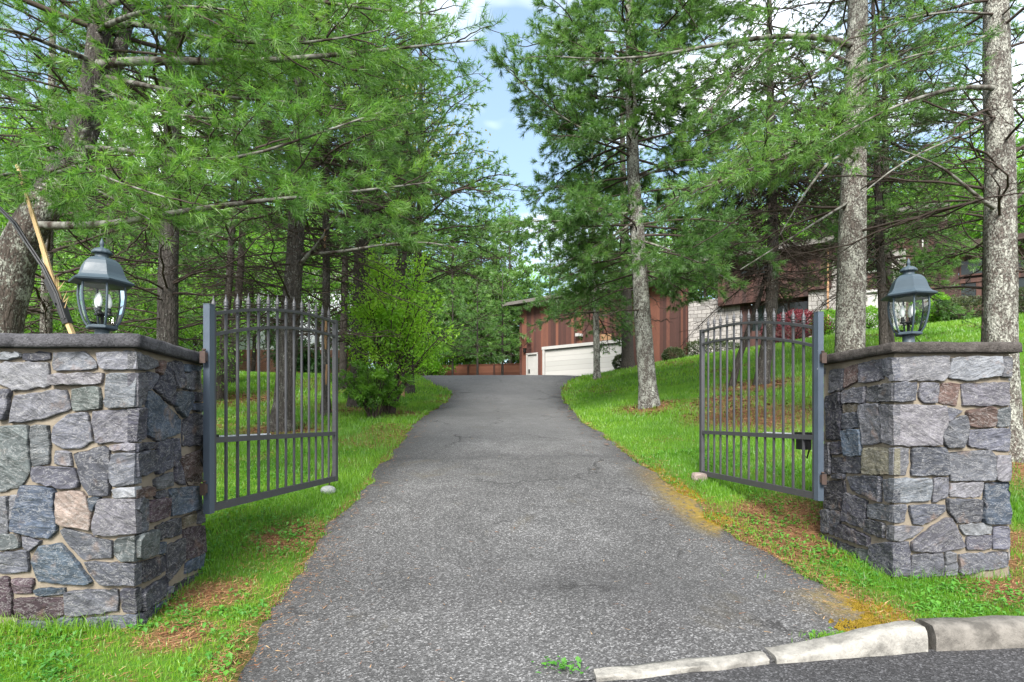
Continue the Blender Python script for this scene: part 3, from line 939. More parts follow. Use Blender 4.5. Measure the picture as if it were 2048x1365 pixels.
LS = [(Z4, [('g', 905,492,1040,545,1050,590,1000,610,905,612), ('r', 1060,560,1110,555,1075,650,1060,630), ('g', 905,640,975,640,990,750,960,850,905,868), ('g', 985,635,1060,640,1070,660,1010,745,985,745),  # inner face toned darker than the front, its shade put into the stone colour
      ('d', 1110,570,1135,565,1170,740,1165,860,1040,745,1080,660), ('d', 1145,565,1225,560,1230,720,1180,740), ('b', 1235,575,1370,590,1365,620,1240,630), ('g', 1235,640,1345,625,1345,750,1240,745),
      ('b', 1185,760,1300,770,1305,820,1245,940,1175,860), ('d', 1310,770,1370,770,1365,830,1320,825), ('b', 1305,845,1370,850,1370,900,1300,890), ('b', 990,760,1020,755,1225,950,1220,1050,1060,1095,985,1060),
      ('d', 905,885,970,880,965,1080,905,1105), ('d', 1240,960,1320,910,1370,930,1370,1130,1235,1130), ('d', 905,1125,1050,1110,1040,1150,905,1170), ('d', 1060,1105,1210,1080,1220,1210,1190,1260,1060,1330,1050,1290),
      ('d', 905,1190,1040,1165,1050,1300,905,1350)]),
      (Z2, [('r', 920,170,1030,125,1030,290,960,310,940,270), ('d', 890,190,905,185,930,260,935,310,890,290), ('m', 780,280,875,240,880,310,785,330), ('r', 690,330,775,320,770,365,690,370),
      ('g', 780,350,850,335,850,370,785,375), ('b', 860,330,1000,315,1000,430,870,470), ('g', 700,380,740,380,740,540,700,555), ('p', 748,395,855,375,855,470,750,500), ('d', 790,520,910,475,920,560,800,590),
      ('y', 920,475,1000,450,995,500,930,520), ('g', 1005,420,1030,405,1030,500,1005,505), ('n', 700,560,790,540,800,660,700,695), ('b', 800,610,840,600,840,660,800,665), ('d', 845,620,935,580,940,690,850,810),
      ('p', 930,535,1035,515,1035,655,950,690), ('d', 705,708,840,670,835,750,755,790,705,808), ('b', 945,705,1010,670,1010,735,940,765), ('b', 1015,660,1040,655,1040,730,1015,735), ('d', 705,860,845,770,850,870,710,955),
      ('g', 850,830,880,825,870,860,850,865), ('d', 885,820,1030,750,1020,820,880,890), ('d', 700,970,760,940,765,1000,700,1040), ('b', 770,935,880,880,880,910,770,1000)])]
RF = [(Z6, [('m', 515,530,875,520,865,640,830,690,515,690), ('l', 890,535,1215,525,1215,660,1100,670,990,690,870,670), ('m', 1230,530,1290,530,1285,670,1225,665), ('g', 515,705,640,700,635,825,515,830),
      ('m', 680,705,790,710,785,840,700,840,665,800), ('r', 825,705,940,710,925,858,800,835), ('m', 955,710,1285,700,1280,860,1200,855,965,860), ('m', 512,855,840,860,845,980,800,1060,800,1130,512,1130),
      ('g', 850,870,965,895,860,970,845,940), ('r', 990,920,1000,890,1185,870,1195,960,1180,1005,1010,1000), ('n', 1205,890,1275,870,1280,1000,1200,1000), ('g', 830,1000,950,930,1000,940,1005,1000,970,1145,860,1145,820,1060),
      ('g', 1005,1025,1285,1015,1280,1170,1150,1160,1000,1130), ('m', 512,1150,600,1150,580,1330,512,1330), ('g', 620,1145,840,1145,860,1190,860,1330,615,1335)]),
      (Z5, [('g', 1210,345,1390,335,1410,360,1400,465,1215,470), ('m', 1418,360,1480,358,1475,470,1415,465), ('m', 976,460,1125,460,1125,555,976,565), ('m', 1140,460,1205,455,1205,540,1135,565),
      ('l', 1215,480,1360,475,1350,540,1215,540), ('b', 1370,480,1475,475,1475,660,1360,655), ('g', 1200,550,1355,555,1350,650,1245,655,1205,600), ('g', 1035,580,1190,575,1190,605,1090,665,1050,660),
      ('g', 976,580,1020,575,1015,650,976,655), ('m', 976,670,1100,675,1050,720,976,735), ('g', 1045,740,1195,635,1220,635,1280,760,1160,785,1045,780), ('l', 1255,665,1395,658,1390,705,1280,710),
      ('g', 1290,718,1398,710,1395,770,1290,775), ('g', 1405,675,1472,672,1470,770,1405,770), ('g', 976,745,1035,740,1040,890,976,893), ('g', 1045,800,1180,790,1190,890,1045,900), ('m', 1192,785,1240,790,1245,885,1195,890),
      ('g', 1255,795,1472,785,1470,850,1260,885)])]
RS = [(Z6, [('g', 450,540,508,535,508,690,450,640), ('g', 280,570,440,540,440,680,290,705), ('r', 180,605,275,575,265,690,180,740), ('g', 75,620,170,605,165,750,70,770), ('g', 335,735,508,705,508,830,330,830),  # darker tones again, this inner face's shade is part of the colour
      ('g', 170,760,320,725,315,840,170,840), ('d', 50,800,150,765,155,1090,50,1090), ('y', 170,855,280,848,285,900,175,908), ('g', 167,915,285,905,280,1010,165,1018), ('m', 290,855,415,845,425,1110,300,1130),
      ('m', 425,860,508,855,508,1130,440,1110), ('b', 169,1030,285,1020,290,1200,180,1205), ('d', 85,1110,165,1105,170,1185,90,1190), ('y', 305,1150,508,1150,508,1330,305,1325), ('d', 85,1215,290,1210,285,1320,90,1320)]),
      (Z5, [('d', 672,310,695,300,695,440,675,450), ('d', 700,445,760,440,755,465,705,460), ('d', 665,475,760,470,760,560,745,600,665,590), ('g', 930,465,974,460,974,565,945,560), ('d', 770,450,920,450,920,565,790,510),
      ('d', 766,525,860,560,855,650,845,680,750,645), ('d', 660,600,690,600,690,700,660,705), ('d', 695,605,745,610,740,650,715,710,695,710), ('g', 865,575,974,580,974,655,870,630), ('d', 855,640,935,660,935,725,845,695),
      ('g', 945,670,974,670,974,735,945,730), ('d', 740,660,870,720,870,765,720,715), ('d', 655,710,800,765,800,840,655,785), ('n', 805,770,870,780,870,865,805,840), ('d', 875,755,974,745,974,893,875,870)])]


def pillar(label, corners, front, side, front_hold, side_ends, zcap, zbase, capmat, seed, cap_over=.055):
    """corners: plan points front-outer, front-inner, back-inner, back-outer"""
    r = np.random.default_rng(seed)
    fo, fi, bi, bo = [np.array(c, float) for c in corners]
    root = empty('stone_pillar', (fi[0], fi[1], zbase), label, 'pillar', 'stone gate pillars')
    sh = np.array([fi[0], fi[1], zbase])
    b = MB()
    zt = zcap - .075

    def wall(p0, p1, sets, hold):
        e = (p1 - p0) / np.linalg.norm(p1 - p0)
        nrm = np.array([e[1], -e[0], 0.0])
        cen = (fo + fi + bi + bo) / 4
        if np.dot(nrm[:2], (p0 + p1) / 2 - cen) < 0: nrm = -nrm
        frame = (np.array([p0[0], p0[1], 0]) - sh, np.array([e[0], e[1], 0]), nrm)
        if sets is None:
            for poly in courses(np.linalg.norm(p1 - p0), zbase - .1, zt, r):
                tn = np.array(TONE[r.choice(list('ggbmdln'))]) * r.uniform(.8, 1.2)
                stone(b, poly, frame, (*tn, r.random()), r)
        else:
            for zoom, stones in sets:
                for poly, tone, h, _ in traced(b, stones, p0, p1, zoom, hold, r, zbase - .12):
                    poly = [(t, min(z, zt + .0)) for t, z in poly]
                    stone(b, poly, frame, (*tone, r.random()), r, h)
    wall(fo, fi, front, 'hi') if front_hold == 'hi' else wall(fi, fo, front, 'lo')
    wall(fi, bi, side, 'lo')
    wall(bo, fo, None, None)
    wall(bi, bo, None, None)
    b.build('stonework', M['stone'], root)
    # mortar core
    C = [c - sh[:2] for c in (fo, fi, bi, bo)]
    v = [(c[0], c[1], z) for z in (-.35, zt - zbase) for c in C]
    MB().add(v, quads=[(0, 1, 5, 4), (1, 2, 6, 5), (2, 3, 7, 6), (3, 0, 4, 7), (4, 5, 6, 7)]).build('mortar_core', M['mortar'], root)
    # capstone slab with hammered edges
    cen = sum(C) / 4
    ring = []
    for i in range(4):
        A, B = C[i], C[(i + 1) % 4]
        A = cen + (A - cen) * (1 + cap_over * 2 / .9); B = cen + (B - cen) * (1 + cap_over * 2 / .9)
        for s in range(36):
            ring.append(A + (B - A) * s / 36)
    ring = np.array(ring)
    m = len(ring)
    cb = MB()
    V = []
    th = .082
    for k, (zz, ins_) in enumerate([(0, .012), (.004, .0), (.03, -.002), (.055, .0), (.074, .006), (th, .022), (th, .2), (th, .44)]):
        jit = (fbm(np.arange(m) * .35, np.full(m, k * .9), 1, seed + 3, 4) - .5) * (.022 if k < 6 else 0)
        d = ring - cen
        P = ring - d / np.linalg.norm(d, axis=1, keepdims=True) * (ins_ + jit)[:, None]
        V.append(np.column_stack([P, np.full(m, zt - zbase + zz) + (0 if k > 5 else (fbm(np.arange(m) * .2, np.full(m, k * 3.), 1, seed, 3) - .5) * .012)]))
    V = np.concatenate(V + [np.array([[cen[0], cen[1], zt - zbase]]), np.array([[cen[0], cen[1], zt - zbase + th]])])
    q, t = [], []
    for k in range(7):
        for i in range(m):
            j = (i + 1) % m
            q.append((k * m + i, k * m + j, (k + 1) * m + j, (k + 1) * m + i))
    for i in range(m):
        j = (i + 1) % m
        t.append((j, i, 8 * m)); t.append((7 * m + i, 7 * m + j, 8 * m + 1))
    cb.add(V, tris=t, quads=q, smooth=True)
    cb.build('capstone', capmat, root)
    return root


pillar('grey fieldstone pillar with bluestone cap carrying the lamp near the splintered pole', [(-3.22, 3.4), (-2.27, 3.4), (-2.43, 4.42), (-3.32, 4.42)], LF, LS, 'hi', None, 1.755, 0.0, M['cap_blue'], 5)
pillar('grey fieldstone pillar with brown cap standing behind the concrete kerb', [(3.735, 4.25), (2.876, 4.25), (2.844, 5.15), (3.70, 5.18)], RF, RS, 'lo', None, 1.825, .06, M['cap_brown'], 9)
# ================================================================== GATES
ZC = {'bottom': .585, 'mid': 1.095, 'low0': 1.892, 'top0': 2.052}


def finial(b, x, z, s=1.0):
    pr = [(.0105, -.005), (.017, 0), (.017, .008), (.011, .012), (.011, .018), (.018, .022), (.019, .030), (.012, .036), (.0185, .052), (.0165, .064), (.0075, .092), (.0035, .112), (.005, .117), (.0042, .124), (0, .128)]
    b.lathe([(r_ * s, z + h * s * .88) for r_, h in pr], 8, (x, 0, 0))


def gate(label, hinge, free, post_z, side, opener):
    h, f = np.array(hinge), np.array(free)
    L = np.linalg.norm(f - h)
    rz = math.atan2(f[1] - h[1], f[0] - h[0])
    root = empty('driveway_gate', (h[0], h[1], 0), label, 'gate', 'pair of arched metal gates', rz)
    arch = lambda t: .30 * (1 - (1 - t) ** 2.1)
    # post (local x runs along the leaf)
    b = MB(); b.box(-.029, .029, -.026, .026, post_z[0], post_z[1]); b.box(-.031, .031, -.028, .028, post_z[1], post_z[1] + .004)
    b.build('hinge_post', M['gate_post'], root)
    x0, x1 = .05, L
    b = MB()
    b.bar((x0 - .015, 0, ZC['bottom']), (x1, 0, ZC['bottom']), .032, .058)
    b.build('bottom_rail', M['gate'], root)
    b = MB(); b.bar((x0 - .015, 0, ZC['mid']), (x1 - .02, 0, ZC['mid']), .03, .042); b.build('middle_rail', M['gate'], root)
    for nm, z0 in (('lower_arch_rail', ZC['low0']), ('upper_arch_rail', ZC['top0'])):
        b = MB()
        ts = np.linspace(0, 1, 25)
        pts = [(x0 - .015 + (x1 - .02 - x0 + .015) * t, z0 + arch(t)) for t in ts]
        v, q = [], []
        for (x, z) in pts:
            v += [(x, -.015, z - .013), (x, .015, z - .013), (x, .015, z + .013), (x, -.015, z + .013)]
        for i in range(len(pts) - 1):
            for k in range(4):
                q.append((i * 4 + k, i * 4 + (k + 1) % 4, i * 4 + 4 + (k + 1) % 4, i * 4 + 4 + k))
        b.add(v, quads=q)
        b.build(nm, M['gate'], root)
    b = MB(); b.box(.040, .068, -.014, .014, ZC['bottom'] + .03, ZC['top0'] + .03); finial(b, .054, ZC['top0'] + .03)
    b.build('hinge_stile', M['gate'], root)
    zf = ZC['top0'] + arch(1) + .02
    b = MB(); b.box(L - .058, L, -.022, .022, ZC['bottom'] - .03, zf); b.box(L - .060, L + .002, -.024, .024, zf, zf + .004)
    b.build('free_stile', M['gate'], root)
    n = 13
    for i in range(n):
        x = .054 + (L - .04 - .054) * (i + 1) / (n + 1)
        t = (x - x0) / (x1 - x0)
        zt = ZC['top0'] + arch(t) + .03
        b = MB(); b.box(x - .009, x + .009, -.009, .009, ZC['bottom'] + .028, zt); finial(b, x, zt)
        b.build('picket', M['gate'], root)
    # hinges on the pillar side
    for z in (post_z[0] + .19, post_z[1] - .40):
        hb = MB()
        hb.box(-.066, -.036, -.016, .016, z - .03, z + .035)
        hb.box(-.074, -.067, -.022, .022, z - .045, z + .045)
        hb.lathe([(0, z + .035), (.009, z + .035), (.009, z + .05), (.014, z + .052), (.014, z + .062), (0, z + .064)], 8, (-.055, 0, 0))
        hb.build('hinge', M['rust'], root)
    # linear opener bolted to the back of the middle rail
    y = side * .075
    b = MB()
    xa, xb, cap_l, box_l = opener
    b.tubes([[(xa, y, ZC['mid'] + .012), ((xa + xb) / 2, y, ZC['mid'] + .012), (xb, y, ZC['mid'] + .012)]], .019, 10)
    b.lathe([(0, 0), (.024, 0), (.024, .012), (0, .012)], 10, (xb, y, ZC['mid'] + .006))
    b.build('opener_arm', M['steel'], root)
    b = MB()
    b.box(xa - cap_l, xa + .02, y - .04, y + .04, ZC['mid'] - .015, ZC['mid'] + .04)
    b.box(xa - box_l, xa - .005, y - .035, y + .035, ZC['mid'] - .12, ZC['mid'] - .015)
    b.tubes([[(xa - .05, y, ZC['mid'] - .14), (xa - .07, y + side * .03, ZC['mid'] - .2), (xa - .1, y + side * .04, ZC['mid'] - .1), (xa - cap_l, y, ZC['mid'] + .03)]], .009, 6)
    b.build('opener_motor', M['black'], root)
    return root


gate('metal gate leaf swung open with its stake and stone under the free end', (-2.28, 4.25), (-2.0, 6.43), (.545, 2.115), 1, (.15, .95, .07, .075))
gate('metal gate leaf swung open in front of the red-leaved shrub', (2.66, 4.9), (2.375, 7.1), (.55, 2.18), -1, (.38, .95, .16, .13))

# ================================================================== LAMPS ON THE PILLARS


def lantern(label, loc, rot, s):
    root = empty('pillar_lamp', loc, label, 'lamp', 'carriage lamps on the pillars', 0)
    hexr = lambda R0, z: [(R0 * s * math.cos(rot + k * math.pi / 3), R0 * s * math.sin(rot + k * math.pi / 3), z * s) for k in range(6)]

    def hexlathe(b, prof, closed_top=False):
        v, q = [], []
        for r_, z in prof: v += hexr(r_, z)
        for i in range(len(prof) - 1):
            for k in range(6):
                q.append((i * 6 + k, i * 6 + (k + 1) % 6, i * 6 + 6 + (k + 1) % 6, i * 6 + 6 + k))
        b.add(v, quads=q)
    # heights above the cap; total .69
    b = MB()
    b.lathe([(.075, .0), (.075, .02), (.052, .03), (.049, .10), (.052, .105), (.049, .112)], 20, (0, 0, 0))
    b.v[-1] *= s
    hexlathe(b, [(.0, .108), (.105, .108), (.112, .114), (.112, .124), (.102, .132), (0, .132)])
    b.build('base', M['lamp'], root)
    gp = [(.100, .130), (.126, .165), (.146, .22), (.160, .28), (.166, .33), (.163, .37), (.158, .405)]
    b = MB(); hexlathe(b, [(r_ * .985, z) for r_, z in gp]); g = b.build('glass_panes', M['glass'], root)
    b = MB()
    for k in range(6):
        a_ = rot + k * math.pi / 3
        pts = [(r_ * s * math.cos(a_), r_ * s * math.sin(a_), z * s) for r_, z in gp]
        b.tubes([pts], .0085 * s, 6)
    b.build('cage_ribs', M['lamp'], root)
    b = MB()
    hexlathe(b, [(.0, .395), (.165, .395), (.205, .402), (.226, .408), (.232, .418), (.214, .427), (.192, .436), (.176, .448), (.162, .470), (.152, .496), (.140, .524), (.123, .549), (.099, .567), (.072, .577), (.056, .580)])
    b.build('roof', M['lamp'], root)
    b = MB()
    b.lathe([(.058, .574), (.050, .578), (.047, .582), (.047, .600), (.055, .606), (.055, .609)], 18)
    st = 1 + .07 * np.abs(np.cos(np.arange(48) * 12 * math.pi / 48))
    b.lathe([(.02, .603), (.062, .604), (.069, .610), (.064, .622), (.046, .637), (.022, .646), (.012, .650)], 48, star=st)
    b.lathe([(.012, .648), (.010, .656), (.0145, .664), (.0165, .674), (.0135, .686), (.007, .699), (.002, .710), (0, .714)], 14)
    for i in range(-3, 0): b.v[i] *= s
    b.build('finial', M['lamp'], root)
    b = MB()
    b.lathe([(.012, .13), (.012, .20), (.03, .205), (.03, .212), (.010, .22)], 10); b.v[-1] *= s
    for k in range(3):
        a_ = rot + .5 + k * 2.094
        cx_, cy_ = .048 * math.cos(a_), .048 * math.sin(a_)
        b.tubes([[(0, 0, .21 * s), (cx_ * .6 * s, cy_ * .6 * s, .19 * s), (cx_ * s, cy_ * s, .205 * s)]], .006 * s, 6)
        b.lathe([(.022, .203), (.024, .214), (.012, .220), (.014, .222), (.014, .252), (.0, .252)], 10, (cx_, cy_, 0)); b.v[-1] *= s
    b.build('candle_holder', M['black'], root)
    for k in range(3):
        a_ = rot + .5 + k * 2.094
        bb = MB()
        bb.lathe([(.009, .252), (.018, .268), (.0215, .288), (.019, .310), (.010, .336), (.002, .350), (0, .351)], 12, (.048 * math.cos(a_), .048 * math.sin(a_), 0)); bb.v[-1] *= s
        bb.build('bulb', M['bulb'], root)
    for ch in root.children_recursive:
        co = np.empty(len(ch.data.vertices) * 3, np.float32); ch.data.vertices.foreach_get('co', co)
        co = co.reshape(-1, 3) * np.array([.86, .86, 1.05], np.float32); ch.data.vertices.foreach_set('co', co.ravel()); ch.data.update()
    return root


lantern('blue grey lantern with hexagonal roof on the bluestone-capped pillar', (atx(204, 3.86), 3.86, 1.755), -math.pi / 2 - R(12.8), .985)
lantern('blue grey lantern with hexagonal roof on the brown-capped pillar', (atx(1817, 4.62), 4.62, 1.825), -math.pi / 2 - R(20), 1.0)

# ================================================================== SPLINTERED POLE WITH CABLE, STONES
d0 = 4.75
P = [at(148, 675, d0), at(118, 600, d0), at(100, 545, d0), at(84, 490, d0), at(62, 420, d0), at(34, 330, d0)]
low = at(175, 745, d0)
root = empty('splintered_pole', low, 'broken yellow wooden pole leaning behind the bluestone-capped pillar with black cable', 'pole')
o3 = np.array(low)
b = MB()
pts = np.array([low] + P) - o3
# lower piece, break, thin upper piece: cross sections of a split log
for (i0, i1, w0, w1) in ((0, 2, .040, .036), (2, 6, .036, .016)):
    b.bar(pts[i0], pts[i1] if i1 == 2 else pts[3], w0, w0 * .7)
    if i1 != 2:
        b.bar(pts[3], pts[4], .034, .022); b.bar(pts[4], pts[5], .030, .018); b.bar(pts[5], pts[6], .024, .014)
for k in range(9):
    a0 = pts[2] + (pts[3] - pts[2]) * rng.uniform(-.5, .9)
    b.tubes([[a0, a0 + rng.normal(0, .012, 3) + [.0, 0, .05], a0 + [rng.uniform(.0, .06), rng.uniform(-.03, .02), rng.uniform(.05, .14)]]], [[.008, .005, .001]], 4)
b.build('pole_shaft', M['wood'], root)
b = MB()
for dx in (0, .012, -.014):
    C = [at(128, 640, d0 - .03), at(112, 590, d0 - .03), at(85, 535, d0 - .03), at(55, 490, d0), at(30, 450, d0 + .05), at(-25, 395, d0 + .2)]
    C = np.array(C) - o3 + np.array([dx, 0, abs(dx)])
    b.tubes([C], .0085, 6)
for (p_, q_) in ((at(121, 606, d0), at(136, 648, d0)), (at(98, 560, d0), at(121, 612, d0))):
    b.bar(np.array(p_) - o3, np.array(q_) - o3, .062, .05)
b.build('cable', M['black'], root)


def pebble(name, loc, size, mat, label, cat, seed, boxy=False):
    r = np.random.default_rng(seed)
    n, k = 14, 9
    V = []
    for i in range(k):
        ph = -math.pi / 2 + math.pi * i / (k - 1)
        for j in range(n):
            th = 2 * math.pi * j / n
            p_ = np.array([math.cos(ph) * math.cos(th), math.cos(ph) * math.sin(th), math.sin(ph)])
            if boxy: p_ = p_ / max(np.abs(p_).max(), .55) * .85
            V.append(p_)
    V = np.array(V)
    V *= (1 + (fbm(V[:, 0] + V[:, 2], V[:, 1] - V[:, 2], 1.4, seed, 3) - .5) * (.5 if not boxy else .12))[:, None]
    V *= np.array(size)
    q = [(i * n + j, i * n + (j + 1) % n, (i + 1) * n + (j + 1) % n, (i + 1) * n + j) for i in range(k - 1) for j in range(n)]
    o = MB().add(V, quads=q, smooth=not boxy).build(name, mat, loc=loc)
    return tag(o, label, cat)


gr_ = at(657, 990, 6.42)
pebble('rock', (gr_[0], 6.42, gz(gr_[0], 6.42) + .03), (.085, .07, .055), M['rock'], 'pale grey rock in the grass under the gate with the drop stake', 'rock', 4)
b = MB(); zr = gz(gr_[0], 6.5)
b.tubes([[(gr_[0] - .035, 6.5, zr), (gr_[0] + .03, 6.46, zr + .22), (gr_[0] + .05, 6.44, zr + .3)]], .008, 6)
tag(b.build('drop_stake', M['rust']), 'thin rusty stake leaning on the free end of the gate by the rock', 'stake')
bx_ = atx(1400, 6.95)
o = pebble('loose_brick', (bx_, 6.95, gz(bx_, 6.95) + .035), (.12, .07, .055), M['paver'], 'worn reddish grey brick lying under the gate leaf beside the moss', 'brick', 8, True)
o.rotation_euler = (R(6), R(4), R(20))
for (px_, dd, s_, sd) in ((1100, 2.95, .02, 3), (1640, 3.25, .018, 5)):
    pass
# ================================================================== BUILDINGS


def facade(p0, direction):
    e = np.array(direction, float); e /= np.linalg.norm(e)
    p0 = np.array(p0, float)

    def f(px, py):
        u = (px - CX) / F
        t = (u * p0[1] - p0[0]) / (e[0] - u * e[1])
        d = p0[1] + t * e[1]
        return t, EYE + (HY - py) / F * d
    return f, math.atan2(e[1], e[0]), e


def part(name, mat, parent, boxes):
    b = MB()
    for bx in boxes: b.box(*bx)
    return b.build(name, mat, parent)


# ---- garage: local x along the front, local -y towards us
f, rz, e = facade((.52, 36.8), (.777, -.628))
zb = 3.3
root = empty('garage', (.52, 36.8, 0), 'red brown cedar-clad garage with white overhead door and side door', 'building', rz=rz)
L = 10.75
zt = 8.55
D0, D1 = f(1088, 699)[0], f(1243, 684)[0]
dz = f(1088, 700)[1]
P0, P1 = f(1053.5, 707)[0], f(1075, 707)[0]
pz = f(1060, 708)[1]
dw = .12
part('wall', M['siding'], root, [(0, P0, 0, .25, zb, zt), (P0, P1, 0, .25, pz, zt), (P1, D0, 0, .25, zb, zt), (D0, D1, 0, .25, dz, zt), (D1, L, 0, .25, zb, zt),])
part('side_wall', M['siding_side'], root, [(0, .25, .25, 8, zb, zt), (L - .25, L, .25, 1.3, zb, zt), (L - 4, L - .25, 1.1, 1.3, zb, zt), (L - 4.2, L - 4, 1.1, 8, zb, zt), (.25, L - 4.2, 7.8, 8, zb, zt)])
for x0_, x1_, y1_ in ((-.75, L - 3.8, 8.6), (L - 3.8, L + .3, 1.6)):
    rise = 1.45 * (y1_ + .9) / 9.5
    v = [(x0_, -.9, zt + .05), (x1_, -.9, zt + .05), (x1_, y1_, zt + .05 + rise), (x0_, y1_, zt + .05 + rise)]
    v += [(x, y, z + .2) for x, y, z in v]
    MB().add(v, quads=[(0, 3, 2, 1), (4, 5, 6, 7), (0, 1, 5, 4), (1, 2, 6, 5), (2, 3, 7, 6), (3, 0, 4, 7)]).build('roof', M['roof'], root)
part('corner_trim', M['siding_far'], root, [(-.02, .14, -.03, -.003, zb, zt)])
part('overhead_door', M['door_white'], root, [(D0 + .05, D1 - .05, .10, .16, zb, dz - .03)])
part('door_frame', M['trim'], root, [(D0 - .10, D0 + .05, -.04, .12, zb, dz), (D1 - .05, D1 + .10, -.04, .12, zb, dz), (D0 - .14, D1 + .14, -.06, .12, dz, dz + .18)])
sd = part('side_door', M['trim'], root, [(P0 + .07, P1 - .05, .08, .14, zb, pz - .06)])
part('knob', M['black'], sd, [(P0 + .12, P0 + .2, .02, .08, 4.25, 4.5)])
part('door_frame', M['trim'], root, [(P0 - .03, P0 + .07, -.03, .1, zb, pz), (P1 - .05, P1 + .04, -.03, .1, zb, pz), (P0 - .03, P1 + .04, -.03, .1, pz - .06, pz + .04)])
t, z = f(1162, 671)
fl = part('floodlight', M['trim'], root, [(t - .22, t + .02, -.30, -.12, z - .08, z + .10), (t + .06, t + .2, -.26, -.1, z - .1, z + .05), (t - .08, t + .1, -.12, -.003, z - .05, z + .05)])
t, z = f(1051, 702)
part('wall_lamp', M['black'], root, [(t - .07, t + .07, -.16, -.003, z - .12, z + .12), (t - .1, t + .1, -.2, -.01, z + .12, z + .15)])
t, z = f(1212, 672)
part('siding_patch', M['bare'], root, [(t - .35, t + .35, -.012, -.002, z - .25, z + .1)])

# ---- neighbour's fence panels beyond the court
FA, FB, FC = np.array([-8.0, 38.5]), np.array([-5.2, 42.5]), np.array([2.6, 40.5])
fence = empty('board_fence', (FB[0], FB[1], 0), 'red brown board fence closing off the end of the driveway', 'fence')
for A_, B_, n in ((FA, FB, 2), (FB, FC, 4)):
    e_ = (B_ - A_) / np.linalg.norm(B_ - A_); Lf = np.linalg.norm(B_ - A_)
    for i in range(n):
        a0 = A_ + e_ * Lf * i / n; a1 = A_ + e_ * Lf * (i + 1) / n
        z0 = min(gz(*a0), gz(*a1)) - .1
        z1 = 5.30
        b = MB(); b.box(.06, Lf / n - .06, -.03, .03, z0, z1); b.box(0, Lf / n, -.06, .06, z1, z1 + .05)
        o = b.build('board_panel', M['fence'], fence); o.location = (a0[0] - FB[0], a0[1] - FB[1], 0); o.rotation_euler = (0, 0, math.atan2(e_[1], e_[0]))
        b = MB(); b.box(-.07, .07, -.09, .09, z0, z1 + .02)
        o = b.build('fence_post', M['siding_far'], fence); o.location = (a0[0] - FB[0], a0[1] - FB[1], 0); o.rotation_euler = (0, 0, math.atan2(e_[1], e_[0]))

# ---- main house up the slope
f, rz, e = facade((18.9, 30.0), (.828, -.562))
root = empty('main_house', (18.9, 30.0, 0), 'long brown cedar and pale stone house with chimney on the lawn hill', 'building', rz=rz)
T = lambda px, py=600: f(px, py)[0]
Zf = lambda px, py: f(px, py)[1]
tA, tB, tC, tD, tE, tF, tG = T(1376), T(1480), T(1618), T(1664), T(1800), T(1850), T(2150)
g0 = 3.6
# lower storey and stone
for bx in [(tA, tB, 0, .4, g0, Zf(1430, 598)), (tC, tD, -.25, .4, g0, Zf(1640, 581)), (tD, T(1735), -.05, .4, g0, Zf(1690, 520)), (T(1782), T(1812), -.02, .4, g0, Zf(1797, 500))]:
    part('stone_wall', M['house_stone'], root, [bx])
part('wall', M['siding_far'], root, [(T(1440), tC, -.5, .2, Zf(1550, 603), Zf(1480, 522)), (tC, tD, -.5, .2, Zf(1640, 582), Zf(1640, 505)), (tB, T(1500), .02, .3, g0, Zf(1490, 604)),
                                     (T(1735), T(1782), -.1, .4, Zf(1757, 582), Zf(1757, 470)), (T(1812), tF, .05, .4, g0, Zf(1830, 500)), (tF, T(1915), -.6, .4, g0, Zf(1880, 520)),
                                     (T(1915), tG, -.6, -.4, g0, Zf(1960, 613)), (T(1915), tG, -.6, -.4, Zf(1960, 568), Zf(1960, 560)), (T(1915), tG, -.6, -.4, Zf(1960, 521), Zf(1960, 505)),
                                     (T(1500), tC, .05, .3, g0, Zf(1560, 658)), (tA, tG, 7, 7.2, g0, 9), (T(1735), T(1785), .0, .4, Zf(1757, 470), Zf(1757, 462))])

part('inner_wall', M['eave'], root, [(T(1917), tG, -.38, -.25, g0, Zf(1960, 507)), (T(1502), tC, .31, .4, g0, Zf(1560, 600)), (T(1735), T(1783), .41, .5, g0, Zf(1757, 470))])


def window(px0, px1, py0, py1, y, frame, mull=(), bar_w=.09):
    t0, t1 = T(px0, py1), T(px1, py1)
    pm = (px0 + px1) / 2
    z0, z1 = Zf(pm, py1), Zf(pm, py0)
    w = .08
    bx = [(t0, t0 + w, y - .05, y + .08, z0, z1), (t1 - w, t1, y - .05, y + .08, z0, z1), (t0 + w, t1 - w, y - .05, y + .08, z1 - w, z1), (t0 + w, t1 - w, y - .05, y + .08, z0, z0 + w)]
    for m_ in mull:
        tm = t0 + (t1 - t0) * m_
        bx.append((tm - bar_w / 2, tm + bar_w / 2, y - .045, y + .07, z0 + w, z1 - w))
    wn = part('window', frame, root, bx)
    part('pane', M['pane'], wn, [(t0 + w * .5, t1 - w * .5, y + .02, y + .04, z0 + w * .5, z1 - w * .5)])
    return wn


window(1482, 1545, 536, 556, -.54, M['siding_far'], (.5,))
wn = window(1500, 1618, 604, 664, .18, M['siding_far'], (.33, .66))
window(1733, 1783, 480, 545, -.14, M['trim'], (.5,))
window(1916, 1965, 563, 612, -.5, M['siding_far'], (.8,), .2)
window(1965, 2060, 558, 610, -.5, M['siding_far'], (.45,), .2)
window(1916, 1975, 521, 556, -.5, M['siding_far'])
window(1975, 2060, 515, 552, -.5, M['siding_far'], (.5,))
t0, t1 = T(1733, 640), T(1783, 640)
dd = part('white_door', M['trim'], root, [(t0, t1, .0, .1, g0, Zf(1757, 584))])
part('door_trim', M['trim'], root, [(t0 - .1, t1 + .1, -.12, -.02, Zf(1757, 584), Zf(1757, 579))])
part('downspout', M['bare'], root, [(T(1656), T(1660), -.62, -.52, g0, Zf(1658, 505))])
part('downspout', M['trim'], root, [(T(1843, 600), T(1846, 600), -.7, -.62, g0, Zf(1845, 480))])


